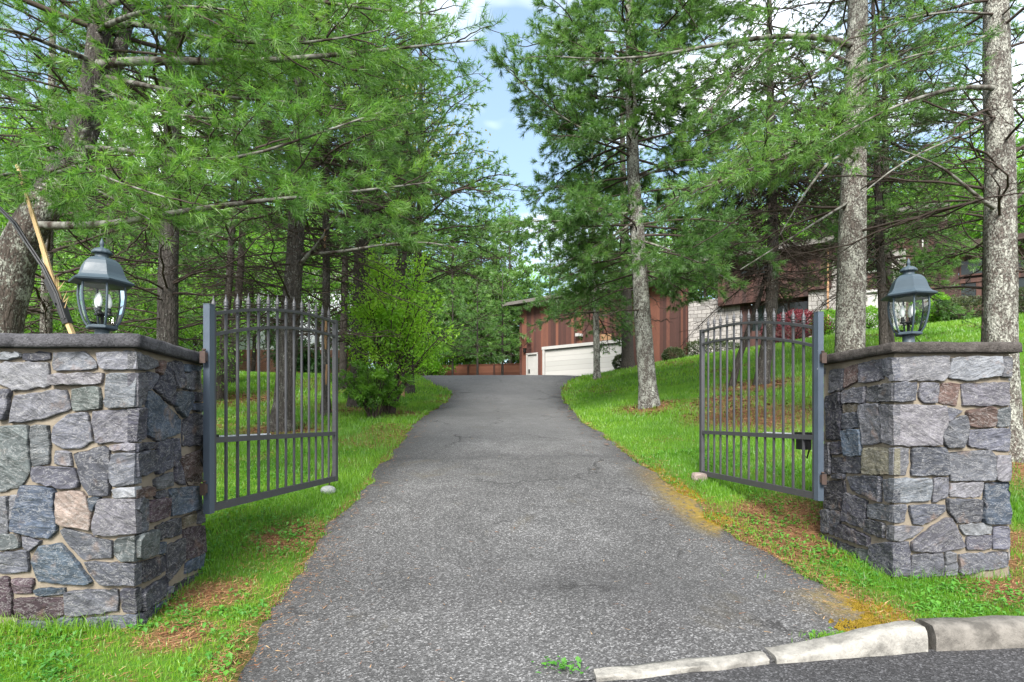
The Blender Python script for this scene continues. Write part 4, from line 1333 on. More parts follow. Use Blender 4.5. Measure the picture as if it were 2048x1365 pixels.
def slab(name, x0, x1, y0, y1, z0, z1, th, mat):
    v = [(x0, y0, z0), (x1, y0, z0), (x1, y1, z1), (x0, y1, z1), (x0, y0, z0 + th), (x1, y0, z0 + th), (x1, y1, z1 + th), (x0, y1, z1 + th)]
    return MB().add(v, quads=[(0, 3, 2, 1), (4, 5, 6, 7), (0, 1, 5, 4), (1, 2, 6, 5), (2, 3, 7, 6), (3, 0, 4, 7)]).build(name, mat, root)


slab('roof', T(1400), T(1672), -1.4, 7.5, Zf(1480, 524), Zf(1480, 524) + 1.2, .28, M['roof'])
main_roof = slab('roof', T(1655), T(1897), -1.2, 7.5, Zf(1735, 452), Zf(1735, 452) + 1.5, .30, M['roof'])
part('wall', M['siding_far'], root, [(T(1665), T(1735), .1, .4, Zf(1690, 520), Zf(1690, 458)), (T(1785), T(1895), .1, .4, Zf(1830, 520), Zf(1830, 448))])
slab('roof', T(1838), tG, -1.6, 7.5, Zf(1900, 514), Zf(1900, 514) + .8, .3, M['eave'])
ch = part('chimney', M['house_stone'], main_roof, [(T(1862, 420), T(1896, 420), .5, 1.8, Zf(1880, 470), Zf(1880, 397))])

# ---- neighbour's house beyond the left lawn
f, rz, e = facade((-17, 45.0), (1, .04))
root = empty('neighbour_house', (-17, 45.0, 0), 'white clapboard house with red brick base beyond the trees', 'building', rz=rz)
t0, t1, t2 = f(455, 700)[0], f(590, 700)[0], f(715, 700)[0]
zb_ = 3.0
zk = f(590, 700)[1]
part('brick_base', M['brick'], root, [(t0, t2, 0, .4, zb_, zk)])
part('wall', M['clapboard'], root, [(t0, t2, .08, .4, zk, zk + 5.2)])
part('window', M['eave'], root, [(f(530, 680)[0], f(548, 680)[0], .03, .1, zk + .4, zk + 1.9)])
v = [(t0 - .5, -.6, zk + 5.2), (t2 + .5, -.6, zk + 5.2), (t2 + .5, 5, zk + 7.4), (t0 - .5, 5, zk + 7.4)]
v += [(x, y, z + .25) for x, y, z in v]
MB().add(v, quads=[(0, 3, 2, 1), (4, 5, 6, 7), (0, 1, 5, 4), (1, 2, 6, 5), (2, 3, 7, 6), (3, 0, 4, 7)]).build('roof', M['roof'], root)
# ================================================================== TREES
UP = np.array([0, 0, 1.])


def unit(v):
    return v / (np.linalg.norm(v, axis=-1, keepdims=True) + 1e-9)


def resample(P, n):
    P = np.asarray(P, float)
    s = np.concatenate([[0], np.cumsum(np.linalg.norm(np.diff(P, axis=0), axis=1))])
    t = np.linspace(0, s[-1], n)
    Q = np.stack([np.interp(t, s, P[:, i]) for i in range(3)], -1)
    for _ in range(2):
        Q[1:-1] = Q[1:-1] * .5 + (Q[:-2] + Q[2:]) * .25
    return Q


def grow_branches(r, S, az, L, el, droop, n=9, wob=.035):
    """B limbs from points S (B,3), azimuth, length, start elevation, downward curve"""
    s = np.linspace(0, 1, n)[None]
    B = len(S)
    rr = L[:, None] * s
    h = L[:, None] * (np.tan(el)[:, None] * s + droop[:, None] * s ** 2)
    side = np.cumsum(r.normal(0, 1, (B, n)), 1) * wob * L[:, None] * s
    up = np.cumsum(r.normal(0, 1, (B, n)), 1) * wob * .7 * L[:, None] * s
    ca, sa = np.cos(az)[:, None], np.sin(az)[:, None]
    return np.stack([S[:, 0:1] + ca * rr - sa * side, S[:, 1:2] + sa * rr + ca * side, S[:, 2:3] + h + up], -1)


def side_twigs(r, P, spacing, smin, lenf, lmin=.15, ang=(.6, 1.15), flat=.35, bend=.25, nodes=4, lmax=1.3):
    """secondary shoots along limbs P (B,N,3) -> (M,nodes,3), lengths"""
    out, ls = [], []
    seg = np.linalg.norm(np.diff(P, axis=1), axis=2)
    Ls = seg.sum(1)
    N = P.shape[1]
    for b_ in range(len(P)):
        k = int(Ls[b_] * (1 - smin) / spacing)
        if k < 1: continue
        s = smin + (1 - smin) * (np.arange(k) + r.random(k)) / k
        fi = s * (N - 1)
        i = np.minimum(fi.astype(int), N - 2); t = (fi - i)[:, None]
        p = P[b_, i] * (1 - t) + P[b_, i + 1] * t
        d = unit(P[b_, i + 1] - P[b_, i])
        sd = np.where(np.arange(k) % 2 == 0, 1, -1)[:, None]
        lat = unit(np.cross(d, UP)) * sd
        a_ = r.uniform(*ang, k)[:, None]
        v = d * np.cos(a_) + lat * np.sin(a_) + UP * r.normal(.05, flat, k)[:, None]
        v = unit(v)
        l = np.minimum(lmin + lenf * Ls[b_] * (1 - s) * r.uniform(.5, 1.2, k) + r.uniform(0, .12, k), lmax)
        u = np.linspace(0, 1, nodes)[None, :, None]
        q = p[:, None] + v[:, None] * u * l[:, None, None] + d[:, None] * (u ** 2) * l[:, None, None] * bend + r.normal(0, .03, (k, nodes, 3)) * l[:, None, None] * u
        out.append(q); ls.append(l)
    if not out: return np.zeros((0, nodes, 3)), np.zeros(0)
    return np.concatenate(out), np.concatenate(ls)


def tuft_points(r, Tw, l, sp, smin=.3, off=.05):
    """points and directions along twigs where needle bundles sit"""
    if len(Tw) == 0: return np.zeros((0, 3)), np.zeros((0, 3))
    k = np.maximum(1, (l / sp).astype(int))
    idx = np.repeat(np.arange(len(Tw)), k)
    s = smin + (1 - smin) * r.random(len(idx))
    last = np.concatenate([[True], idx[1:] != idx[:-1]])
    s[last] = 1.0
    N = Tw.shape[1]
    fi = s * (N - 1)
    i = np.minimum(fi.astype(int), N - 2); t = (fi - i)[:, None]
    p = Tw[idx, i] * (1 - t) + Tw[idx, i + 1] * t
    d = unit(Tw[idx, i + 1] - Tw[idx, i])
    o = r.normal(0, off, p.shape) * (s < .99)[:, None]
    d = unit(d + o / max(off, 1e-6) * .45)
    return p + o, d


def needles(b, r, P, D, nn, ln, w, droop=.15, tone=None, m=0, spread=(.25, 1.25), along=.08):
    n = len(P)
    if n == 0: return
    idx = np.repeat(np.arange(n), nn)
    k = len(idx)
    d = D[idx]
    e1 = unit(np.cross(d, UP + r.normal(0, .1, (k, 3))))
    e2 = np.cross(d, e1)
    ph = r.uniform(0, 2 * math.pi, k)[:, None]
    al = r.uniform(*spread, k)[:, None]
    v = unit(d * np.cos(al) + (e1 * np.cos(ph) + e2 * np.sin(ph)) * np.sin(al) - UP * droop)
    base = P[idx] + d * r.uniform(-along, along * .5, k)[:, None]
    L = (ln * r.uniform(.65, 1.15, k))[:, None]
    wv = unit(np.cross(v, r.normal(0, 1, (k, 3)))) * (w / 2)
    tip = base + v * L
    V = np.stack([base - wv, base + wv, tip], 1).reshape(-1, 3)
    t0 = r.normal(.42, .20, n) if tone is None else tone
    c = np.clip(t0[idx] + r.normal(0, .10, k), 0, 1)
    cc = np.stack([np.clip(c - .14, 0, 1), np.clip(c - .14, 0, 1), np.clip(c + .22, 0, 1)], 1).reshape(-1)
    b.add(V, tris=np.arange(3 * k).reshape(-1, 3), m=m, col=np.stack([cc] * 3, -1))


def leaves(b, r, P, D, size, tone, m=0, asp=.5, droop=.3):
    n = len(P)
    d = unit(D + r.normal(0, .7, (n, 3)) - UP * droop)
    s = unit(np.cross(d, UP + r.normal(0, .7, (n, 3))))
    L = (size * r.uniform(.6, 1.25, n))[:, None]
    mid_ = P + d * L * .5
    nrm = np.cross(d, s) * L * .08
    V = np.stack([P, mid_ + s * L * asp * .5 + nrm, P + d * L, mid_ - s * L * asp * .5 + nrm], 1).reshape(-1, 3)
    b.add(V, quads=np.arange(4 * n).reshape(-1, 4), m=m, col=np.repeat(np.stack([np.clip(tone, 0, 1)] * 3, -1), 4, 0))


def trunk_mesh(b, r, path, rad, k=16, flare=.5, m=0):
    path = np.asarray(path, float)
    n = len(path)
    T = np.gradient(path, axis=0); T = unit(T)
    S = unit(np.cross(T, np.array([0, 1., 0.1]))); U = np.cross(S, T)
    a_ = np.arange(k) * 2 * math.pi / k
    hgt = np.concatenate([[0], np.cumsum(np.linalg.norm(np.diff(path, axis=0), axis=1))])
    rr = np.asarray(rad)[:, None] * (1 + .10 * (fbm(np.cos(a_)[None] * 1.5 + 3, hgt[:, None] * .8 + np.sin(a_)[None] * 1.5, 1, int(path[0, 0] * 7) % 50, 3) - .5) * 2)
    rr = rr * (1 + flare * np.exp(-hgt / (rad[0] * 1.1))[:, None] * (.75 + .5 * np.cos(a_ * 4 + 1.3)[None] * .5))
    V = path[:, None] + rr[..., None] * (S[:, None] * np.cos(a_)[:, None] + U[:, None] * np.sin(a_)[:, None])
    i, j = np.meshgrid(np.arange(n - 1), np.arange(k), indexing='ij'); j2 = (j + 1) % k
    q = np.stack([i * k + j, i * k + j2, (i + 1) * k + j2, (i + 1) * k + j], -1).reshape(-1, 4)
    b.add(V.reshape(-1, 3), quads=q, smooth=True, m=m)


def interp_path(path, z):
    path = np.asarray(path)
    return np.stack([np.interp(z, path[:, 2], path[:, i]) for i in range(3)], -1)


def limb_px(pts):
    return np.array([at(*p) for p in pts])


def pine(label, base, path, r0, r_top, bark, seed, crown=(4, 15), Lmax=3.0, whorl=.5, per=5, el=(.25, .7), droop=-.18, twig_sp=.16, lenf=.42, tsp=.10,
         nn=22, ln=.10, w=.004, mat='needle', dead=None, limbs=(), tone=.42, prof_=None, name='pine_tree', group=None, limb_fol=True, az_keep=None, category='tree', stubs=0, loc=None, fol_min=.35, lmax=1.3, whorl_on=None, extra_stem=None):
    """one conifer: trunk (with its limbs) and crown (twigs and needles)"""
    r = np.random.default_rng(seed)
    nn, w, tsp, ln = int(nn * 1.5), w * 1.55, tsp * .8, ln * 1.06
    base = np.array(base, float)
    path = np.asarray(path, float)
    root = empty(name, tuple(base), label, category, group)
    tp = resample(path, 26)
    # gnarled line
    ss = np.linspace(0, 1, 26)
    tp[:, 0] += np.cumsum(r.normal(0, .016, 26)) * r0 * 3 * ss; tp[:, 1] += np.cumsum(r.normal(0, .016, 26)) * r0 * 3 * ss
    rad = r0 + (r_top - r0) * np.linspace(0, 1, 26) ** 1.1
    tb = MB()
    lp = tp - base
    lp[0, 2] -= .12
    trunk_mesh(tb, r, lp, rad)
    if extra_stem is not None:
        for sp_, sr0, sr1 in extra_stem:
            q_ = resample(np.asarray(sp_, float), 18) - base
            trunk_mesh(tb, r, q_, sr0 + (sr1 - sr0) * np.linspace(0, 1, 18), 12, .15, m=3)
    if whorl_on is not None: lp = resample(np.asarray(whorl_on, float), 26) - base
    cb = MB()
    # live whorls
    H0, H1 = crown
    zs = np.arange(H0, H1, whorl) + r.uniform(-.2, .2, len(np.arange(H0, H1, whorl))) * whorl
    S, az, L, e0, dr = [], [], [], [], []
    for z in zs:
        f_ = (z - H0) / max(H1 - H0, .1)
        k = per + r.integers(-1, 2)
        a0 = r.uniform(0, 6.28)
        for i in range(k):
            a_ = a0 + i * 6.283 / k + r.normal(0, .25)
            if az_keep is not None and not az_keep(a_, z, r): continue
            S.append(interp_path(lp, np.array(z - base[2]))); az.append(a_)
            pf = (1 - f_) ** .75 if prof_ is None else prof_(f_)
            L.append(max(.4, Lmax * pf * r.uniform(.6, 1.12))); e0.append(el[0] + (el[1] - el[0]) * f_ + r.normal(0, .12)); dr.append(droop * r.uniform(.5, 1.5))
    paths, ptone = [], []
    if S:
        P = grow_branches(r, np.array(S), np.array(az), np.array(L), np.array(e0), np.array(dr))
        la = np.array(L)
        tb.tubes(P, np.clip(.006 + .0085 * la[:, None], .006, .055) * (1 - .85 * np.linspace(0, 1, 9)[None]) + .002, 5, m=1)
        paths.append(P); ptone.append(0.0)
    for lm in limbs:
        q_ = resample(np.asarray(lm['p'], float), 12) - base
        tb.tubes(q_, np.linspace(lm.get('r', .05), .006, 12)[None], 8, m=2)
        if lm.get('fol', True):
            q9 = resample(q_, 9)
            paths.append(q9[None]); ptone.append(lm.get('tone', 0.0))
            # side limbs
            L2 = np.linalg.norm(q9[-1] - q9[0])
            sl, sll = side_twigs(r, q9[None], lm.get('ssp', .45), lm.get('smin', .2), .26, .3, (.5, 1.0), .22, .2, 9, lm.get('smax', 1.3))
            if len(sl):
                tb.tubes(sl, np.clip(.004 + .007 * sll[:, None], .004, .03) * (1 - .8 * np.linspace(0, 1, 9)[None]) + .0015, 5, m=1)
                paths.append(sl); ptone.append(lm.get('tone', 0.0))
    for P, pt_ in zip(paths, ptone):
        tw, tl = side_twigs(r, P, twig_sp, fol_min * .6, lenf, .14, lmax=lmax)
        cb.tubes(tw, np.array([[.0045, .0035, .0028, .0015]]) * (1 + tl[:, None] * .6) * max(1, w / .006) ** .6, 3, m=1)
        # third-order shoots
        t3, l3 = side_twigs(r, tw[tl > .35], .17, .3, .35, .08, nodes=4, lmax=.4)
        cb.tubes(t3, np.array([[.0028, .0024, .002, .001]]) * max(1, w / .006) ** .6, 3, m=1)
        for T_, l_ in ((tw, tl), (t3, l3)):
            p, d = tuft_points(r, T_, l_, tsp, fol_min)
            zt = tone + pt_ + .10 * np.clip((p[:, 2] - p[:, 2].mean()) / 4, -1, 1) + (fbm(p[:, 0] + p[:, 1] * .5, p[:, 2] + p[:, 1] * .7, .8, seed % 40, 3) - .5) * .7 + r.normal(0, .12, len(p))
            needles(cb, r, p, d, nn, ln, w, tone=zt)
        # leader at limb tips
        p = P[:, -1]; d = unit(P[:, -1] - P[:, -2])
        needles(cb, r, p, d, nn, ln, w, tone=np.full(len(p), tone + .1))
    # dead lower branches with fine bare twigs
    if dead:
        z0, z1, cnt, dl, dn_el = dead[:5]
        z = r.uniform(z0, z1, cnt)
        Ld = dl * r.uniform(.35, 1.1, cnt)
        P = grow_branches(r, interp_path(lp, z - base[2]), r.uniform(0, 6.28, cnt), Ld, dn_el + r.normal(0, .22, cnt), -.12 * r.uniform(0, 2, cnt), 9, .05)
        tb.tubes(P, np.clip(.004 + .006 * Ld[:, None], .004, .03) * (1 - .8 * np.linspace(0, 1, 9)[None]) + .0018, 5, m=1)
        tw, tl = side_twigs(r, P, dead[5] if len(dead) > 5 else .16, .15, .30, .08, flat=.45)
        cb.tubes(tw, np.array([[.0042, .0035, .0026, .0013]]) * max(1, w / .006) ** .6, 3, m=1)
        t3, l3 = side_twigs(r, tw[tl > .3], .13, .2, .3, .06, flat=.5)
        cb.tubes(t3, np.array([[.0028, .0024, .002, .001]]) * max(1, w / .006) ** .6, 3, m=1)
    tb.build('trunk', [bark, M['twig'], M['twig_lichen'], M['bark_grey']], root)
    if cb.n: cb.build('crown', [M[mat], M['twig']], root)
    return root


def vpath(pts):
    """trunk line from photo pixels at a depth"""
    return np.array([at(*p) for p in pts])


def rooted(px, py_top_list, d):
    """trunk path: base on the ground under px at depth d, then the given (px, py) points"""
    x = atx(px, d)
    return np.array([(x, d, gz(x, d))] + [at(a_, b_, d + dd) for a_, b_, dd in py_top_list])


# ---- the old forked pine by the splintered pole
d = 6.0
pth = rooted(-18, [(-2, 640, 0), (22, 520, 0), (52, 450, 0), (88, 405, .05), (118, 375, .1)], d)
limbs = [dict(p=limb_px([(55, 450, 6.0), (180, 455, 5.7), (300, 437, 5.3), (430, 408, 5.2), (560, 400, 5.2), (700, 385, 5.4), (860, 365, 5.8)]), r=.045, smin=.45),
         dict(p=limb_px([(190, 130, 6.3), (300, 118, 5.9), (480, 128, 5.6), (650, 112, 5.6), (820, 95, 5.9), (960, 80, 6.2)]), r=.05, smin=.25),
         dict(p=limb_px([(185, 40, 6.3), (330, 55, 5.8), (450, 85, 5.3), (640, 92, 5.1), (760, 60, 5.0)]), r=.035, smin=.25),
         dict(p=limb_px([(172, 295, 6.2), (230, 298, 5.6), (330, 310, 5.2), (440, 335, 4.9), (530, 305, 4.8), (640, 265, 4.9), (760, 225, 5.2)]), r=.028, smin=.45),
         dict(p=limb_px([(215, 155, 6.3), (330, 180, 6.0), (430, 195, 5.9), (600, 205, 6.1), (760, 230, 6.4)]), r=.03, smin=.3),
         dict(p=limb_px([(150, 335, 6.1), (110, 350, 5.5), (60, 340, 4.9), (0, 350, 4.5), (-60, 370, 4.2)]), r=.03, smin=.2),
         dict(p=limb_px([(170, 260, 6.1), (150, 310, 5.3), (180, 345, 4.7), (250, 370, 4.4), (330, 395, 4.3)]), r=.022, smin=.35),
         dict(p=limb_px([(160, 330, 6.1), (190, 380, 5.6), (230, 400, 5.0), (300, 440, 4.7)]), r=.02, smin=.35),
         dict(p=limb_px([(180, 120, 6.3), (100, 90, 5.6), (30, 60, 5.0), (-60, 50, 4.6)]), r=.03, smin=.45),
         dict(p=limb_px([(178, 220, 6.2), (110, 230, 5.5), (40, 200, 4.9), (-40, 190, 4.4)]), r=.03, smin=.45),
         dict(p=limb_px([(195, 60, 6.3), (260, 30, 5.5), (350, 10, 4.9), (460, 20, 4.5)]), r=.03, smin=.45),
         dict(p=limb_px([(200, 20, 6.4), (330, -40, 5.9), (520, -20, 5.6), (720, 20, 5.6), (880, 30, 5.9)]), r=.04, smin=.2),
         dict(p=limb_px([(185, 170, 6.3), (280, 215, 5.5), (380, 235, 5.0), (470, 240, 4.8)]), r=.022, smin=.5)]
stem1 = ([at(84, 408, 6.05), at(118, 375, 6.1), at(160, 318, 6.15), at(176, 250, 6.25), at(187, 160, 6.3), at(207, 0, 6.4), at(225, -300, 6.5), at(250, -900, 6.6)], .135, .04)
stem2 = ([at(150, 335, 6.12), at(185, 260, 6.3), at(215, 190, 6.4), at(245, 80, 6.5), at(270, 0, 6.6), at(300, -300, 6.8), at(330, -700, 6.9)], .085, .03)
pine('old forked pine with a leaning lichen-crusted trunk behind the splintered yellow pole', pth[0], pth, .25, .15, M['bark_lichen'], 21, crown=(5.6, 11), Lmax=3.6, whorl=.55, per=5,
     limbs=limbs, nn=24, ln=.105, w=.0036, mat='needle_bright', twig_sp=.17, tsp=.125, fol_min=.55, dead=(3.0, 6.5, 16, 1.8, .1), tone=.54, extra_stem=[stem1, stem2], whorl_on=stem1[0], lenf=.36, lmax=.9,
     az_keep=lambda a_, z, r: True)

# ---- straight brown trunk behind the bluestone pillar
pth = rooted(333, [(335, 700, 0), (338, 470, 0), (345, 330, 0), (350, 0, .1), (352, -500, .2), (355, -900, .2)], 8.4)
pine('straight brown-barked pine between the lantern and the gate hinge', pth[0], pth, .15, .04, M['bark_grey'], 22, crown=(5.2, 13.5), Lmax=2.7, nn=20, ln=.11, w=.006,
     dead=(1.9, 6.4, 60, 2.0, .05, .12), tone=.50, mat='needle_bright', twig_sp=.2, tsp=.14, fol_min=.55)

# ---- thick flaky trunk seen through the open gate leaf
pth = rooted(562, [(572, 740, 0), (585, 600, 0), (592, 480, 0), (598, 330, 0), (602, 200, .1), (608, -100, .2), (612, -500, .2)], 11.0)
lm = [dict(p=limb_px([(594, 535, 11), (640, 485, 10.6), (665, 440, 10.3), (690, 420, 10)]), r=.045, fol=False),
      dict(p=limb_px([(600, 510, 11), (680, 505, 10.4), (760, 490, 10), (850, 480, 10), (930, 500, 10)]), r=.04, smin=.35)]
pine('flaky grey pine with a thick slanting trunk seen through the pickets beside the stake', pth[0], pth, .19, .05, M['bark_grey'], 23, crown=(5.4, 14.5), Lmax=3.4, nn=18, ln=.12, w=.008, limbs=lm,
     dead=(2.8, 7.4, 70, 2.6, .08, .14), tone=.50, mat='needle', twig_sp=.2, tsp=.15, el=(.1, .7), fol_min=.5)

# ---- narrow trunk with stripped bark
pth = rooted(651, [(652, 700, 0), (653, 560, 0), (652, 430, 0), (655, 200, 0), (655, -200, 0)], 13.0)
rt = pine('narrow pine with bark stripped to bare orange wood beside the flaky grey pine', pth[0], pth, .10, .035, M['bark_grey'], 24, crown=(7.2, 14), Lmax=2.3, nn=14, ln=.12, w=.010,
          dead=(3.0, 7.0, 34, 1.8, .0, .16), tone=.38, mat='needle', twig_sp=.22, tsp=.16)
for (y0, y1, ww, dx) in ((640, 700, .075, .02), (730, 770, .05, .035), (462, 500, .08, .0)):
    b = MB()
    p0_, p1_ = np.array(at(652, y1, 13)), np.array(at(653, y0, 13))
    o_ = np.array([dx, -.088, 0])
    b.tubes([[p0_ + o_ - pth[0], (p0_ + p1_) / 2 + o_ - pth[0] - [0, .012, 0], p1_ + o_ - pth[0]]], [[.02, ww / 2, .02]], 8)
    b.build('bare_patch', M['bare'], rt)

# ---- further trunks on the left lawn, each where the photograph shows one
for (px, d_, pts, r0, cb_, ct, Lm, sd, lab, bk) in [
    (685, 20.0, [(688, 640, 0), (690, 560, 0), (694, 300, 0), (696, -100, 0)], .135, 8.5, 15, 2.6, 25, 'slim dark pine just beyond the stripped narrow pine before the white house', 'bark_dark'),
    (718, 15.0, [(720, 640, 0), (722, 540, 0), (728, 380, 0), (732, 100, 0), (735, -200, 0)], .24, 6.6, 16, 4.2, 26, 'stout dark pine trunk standing directly behind the yellow green bush', 'bark_dark'),
    (818, 19.5, [(822, 700, 0), (832, 600, 0), (838, 480, .2), (842, 250, .3), (845, -50, .3)], .15, 7.4, 16, 4.3, 27, 'dark leaning pine at the driveway bend past the yellow green bush', 'bark_dark'),
    (438, 17.0, [(446, 700, 0), (458, 580, 0), (468, 400, 0), (474, 100, 0), (478, -150, 0)], .12, 7.0, 15, 2.6, 28, 'thin dark pine leaning right beyond the hinge end of the gate with the stake', 'bark_dark'),
    (462, 21.0, [(472, 640, 0), (482, 540, 0), (490, 300, 0), (494, 0, 0)], .16, 8.0, 16, 2.8, 29, 'dark pine before the brick base of the white house', 'bark_dark'),
    (92, 11.0, [(92, 640, 0), (95, 520, 0), (100, 300, 0), (105, -200, 0)], .11, 4.5, 13, 2.6, 30, 'slim pale-barked pine between the forked pine and the splintered pole', 'bark_pale'),
    (215, 16.0, [(215, 640, 0), (220, 500, 0), (222, 250, 0), (226, -100, 0)], .13, 5.0, 14, 2.8, 31, 'dark pine hidden behind the lantern on the bluestone pillar', 'bark_dark'),
    (790, 27.0, [(792, 600, 0), (796, 450, 0), (798, 150, 0)], .17, 8.5, 17, 2.7, 35, 'distant bare-stemmed pine above the yellow green bush', 'bark_dark')]:
    pth = rooted(px, pts, d_)
    w_ = .0075 * (d_ / 13)
    pine(lab, pth[0], pth, r0, .03, M[bk], sd, crown=(pth[0][2] + cb_ - 2.2, pth[0][2] + ct - 2), Lmax=Lm, nn=10, ln=.14 + d_ * .002, w=w_ * 1.5, whorl=.6,
         dead=(pth[0][2] + 1.6, pth[0][2] + cb_ - 1.6, 34, Lm * .8, .0, .2), tone=.48, mat='needle', twig_sp=.28, tsp=.22, lenf=.4)

# ---- the central pine on the right lawn
pth = rooted(1299, [(1285, 640, 0), (1277, 500, 0), (1270, 380, 0), (1264, 250, 0), (1262, 120, 0), (1260, -60, 0), (1258, -330, 0)], 13.0)
lm = [dict(p=limb_px([(1266, 300, 13), (1220, 280, 12.6), (1150, 255, 12.2), (1085, 205, 12), (1040, 160, 12), (990, 120, 12)]), r=.035, smin=.3),
      dict(p=limb_px([(1265, 265, 13), (1200, 255, 12.8), (1140, 240, 12.6), (1080, 228, 12.4)]), r=.03),
      dict(p=limb_px([(1275, 440, 13), (1230, 470, 12.6), (1160, 510, 12.2), (1100, 540, 12)]), r=.03, smin=.3),
      dict(p=limb_px([(1275, 425, 13), (1210, 430, 12.4), (1130, 445, 12), (1060, 440, 11.8), (1000, 450, 11.8)]), r=.03, smin=.3),
      dict(p=limb_px([(1278, 480, 13), (1340, 500, 12.4), (1410, 530, 12), (1470, 570, 11.8)]), r=.03, smin=.3),
      dict(p=limb_px([(1270, 360, 13), (1340, 330, 12.6), (1400, 300, 12.3), (1470, 260, 12)]), r=.03, smin=.3)]
pine('tall lichen-grey pine standing on the lawn beside the driveway bend', pth[0], pth, .205, .05, M['bark_spotted'], 41, crown=(4.7, 14.2), Lmax=2.8, nn=25, ln=.135, w=.0072, limbs=lm, fol_min=.38, az_keep=lambda a_, z, r: not (math.sin(a_) < -.5 and z < 7.6 and r.random() < .5),
     dead=(3.6, 6.5, 14, 2.0, .0), tone=.52, mat='needle_blue', twig_sp=.17, tsp=.12, el=(-.05, .6), whorl=.36, prof_=lambda f_: (.95 if f_ < .55 else .95 - .8 * (f_ - .55) / .45))

# ---- smaller pines before the garage
pth = rooted(1194, [(1193, 660, 0), (1190, 560, 0), (1187, 470, 0), (1185, 300, 0)], 22.0)
pine('small slim pine rooted at the grass edge before the white garage door', pth[0], pth, .135, .03, M['bark_spotted'], 42, crown=(5.4, 12.5), Lmax=3.0, nn=12, ln=.16, w=.013,
     tone=.42, mat='needle_blue', twig_sp=.22, tsp=.18, el=(-.1, .5), whorl=.5, dead=(4.6, 6, 6, 1.6, 0))
pth = rooted(1256, [(1254, 640, 0), (1250, 500, 0), (1246, 350, 0), (1244, 100, 0)], 25.0)
pine('thick dark-barked pine beside the garage door corner', pth[0], pth, .27, .05, M['bark_dark'], 43, crown=(7.6, 17), Lmax=3.2, nn=11, ln=.16, w=.014, tone=.40, mat='needle', twig_sp=.24, tsp=.2, el=(-.1, .5), whorl=.6)

# ---- dead-branched spruces on the right lawn
pth = rooted(1521, [(1535, 700, 0), (1543, 620, 0), (1546, 480, 0), (1542, 300, 0), (1538, 100, 0), (1536, -200, 0)], 14.0)
pine('thin spruce bristling with bare dead branches beside a leaning dead stem', pth[0], pth, .16, .03, M['bark_grey'], 44, crown=(7.4, 14.8), Lmax=2.7, nn=15, ln=.068, w=.0105, name='spruce_tree',
     dead=(4.6, 8.8, 170, 2.1, -.30, .10), tone=.42, mat='needle_dry', twig_sp=.17, tsp=.085, el=(-.35, .35), whorl=.45)
pth = rooted(1463, [(1480, 710, 0), (1497, 660, .1), (1518, 600, .25), (1535, 540, .4)], 14.3)
pine('leaning bare dead stem crossing behind the gate pickets', pth[0], pth, .085, .04, M['bark_dark'], 45, crown=(9, 9), Lmax=1, name='dead_stem', dead=(3.2, 5.2, 10, .8, .1))
pth = rooted(1768, [(1768, 690, 0), (1765, 600, 0), (1758, 450, 0), (1755, 300, 0), (1750, 60, 0), (1748, -100, 0)], 14.0)
pine('thin dark spruce rising between the lantern and the pale mottled trunk', pth[0], pth, .105, .03, M['bark_dark'], 46, crown=(8.2, 14), Lmax=2.3, nn=15, ln=.068, w=.0105, name='spruce_tree',
     dead=(4.4, 8.8, 95, 2.3, -.12, .14), tone=.40, mat='needle_dry', twig_sp=.18, tsp=.09, el=(-.3, .35), whorl=.5)

# ---- the two big lichen-mottled trunks on the right
pth = rooted(1700, [(1700, 690, 0), (1706, 480, 0), (1712, 250, 0), (1716, 60, 0), (1720, -150, 0), (1724, -420, 0)], 9.0)
lm = [dict(p=limb_px([(1712, 95, 9), (1680, 75, 8.7), (1560, 70, 8.2), (1470, 78, 8), (1400, 98, 8), (1290, 118, 8.2), (1180, 122, 8.4), (1100, 112, 8.6)]), r=.05, smin=.25, ssp=.4),
      dict(p=limb_px([(1712, 130, 9), (1640, 100, 8.6), (1560, 70, 8.4), (1480, 150, 8), (1400, 240, 7.8)]), r=.025, smin=.3, ssp=.4),
      dict(p=limb_px([(1712, 160, 9), (1660, 120, 8.6), (1600, 180, 8.3), (1530, 250, 8), (1470, 300, 7.8)]), r=.022, smin=.3, ssp=.4),
      dict(p=limb_px([(1708, 305, 9), (1660, 318, 8.6), (1600, 400, 8.2), (1560, 470, 8)]), r=.03, fol=False),
      dict(p=limb_px([(1714, 60, 9), (1760, 40, 8.6), (1840, 28, 8.2), (1960, 20, 7.8)]), r=.02, smin=.3, ssp=.45),
      dict(p=limb_px([(1705, 400, 9), (1640, 440, 8.4), (1560, 490, 8), (1480, 540, 7.8)]), r=.022, fol=False),
      dict(p=limb_px([(1712, 135, 9), (1790, 120, 8.6), (1880, 60, 8.3), (1990, 20, 8)]), r=.022, smin=.3, ssp=.45),
      dict(p=limb_px([(1712, 320, 8.9), (1680, 300, 8), (1610, 290, 7.2), (1520, 330, 6.6), (1430, 370, 6.3), (1340, 400, 6.2)]), r=.024, smin=.3, ssp=.12, tone=.16),
      dict(p=limb_px([(1712, 290, 8.9), (1690, 275, 8), (1640, 280, 7.4), (1560, 290, 7), (1490, 320, 6.8)]), r=.02, smin=.3, ssp=.13, tone=.16)]
pine('big pale lichen-mottled pine trunk between the gate hinge and the right-hand lantern', pth[0], pth, .225, .09, M['bark_pale'], 47, crown=(9.6, 13), Lmax=3.2, nn=18, ln=.095, w=.0055, limbs=lm,
     dead=(3.6, 9.2, 34, 2.9, .10, .26), tone=.5, mat='needle', twig_sp=.19, tsp=.12, lenf=.3, lmax=.7)
pth = rooted(2008, [(2003, 720, 0), (2000, 450, 0), (1996, 200, 0), (1993, 0, 0), (1990, -250, 0), (1988, -500, 0)], 7.0)
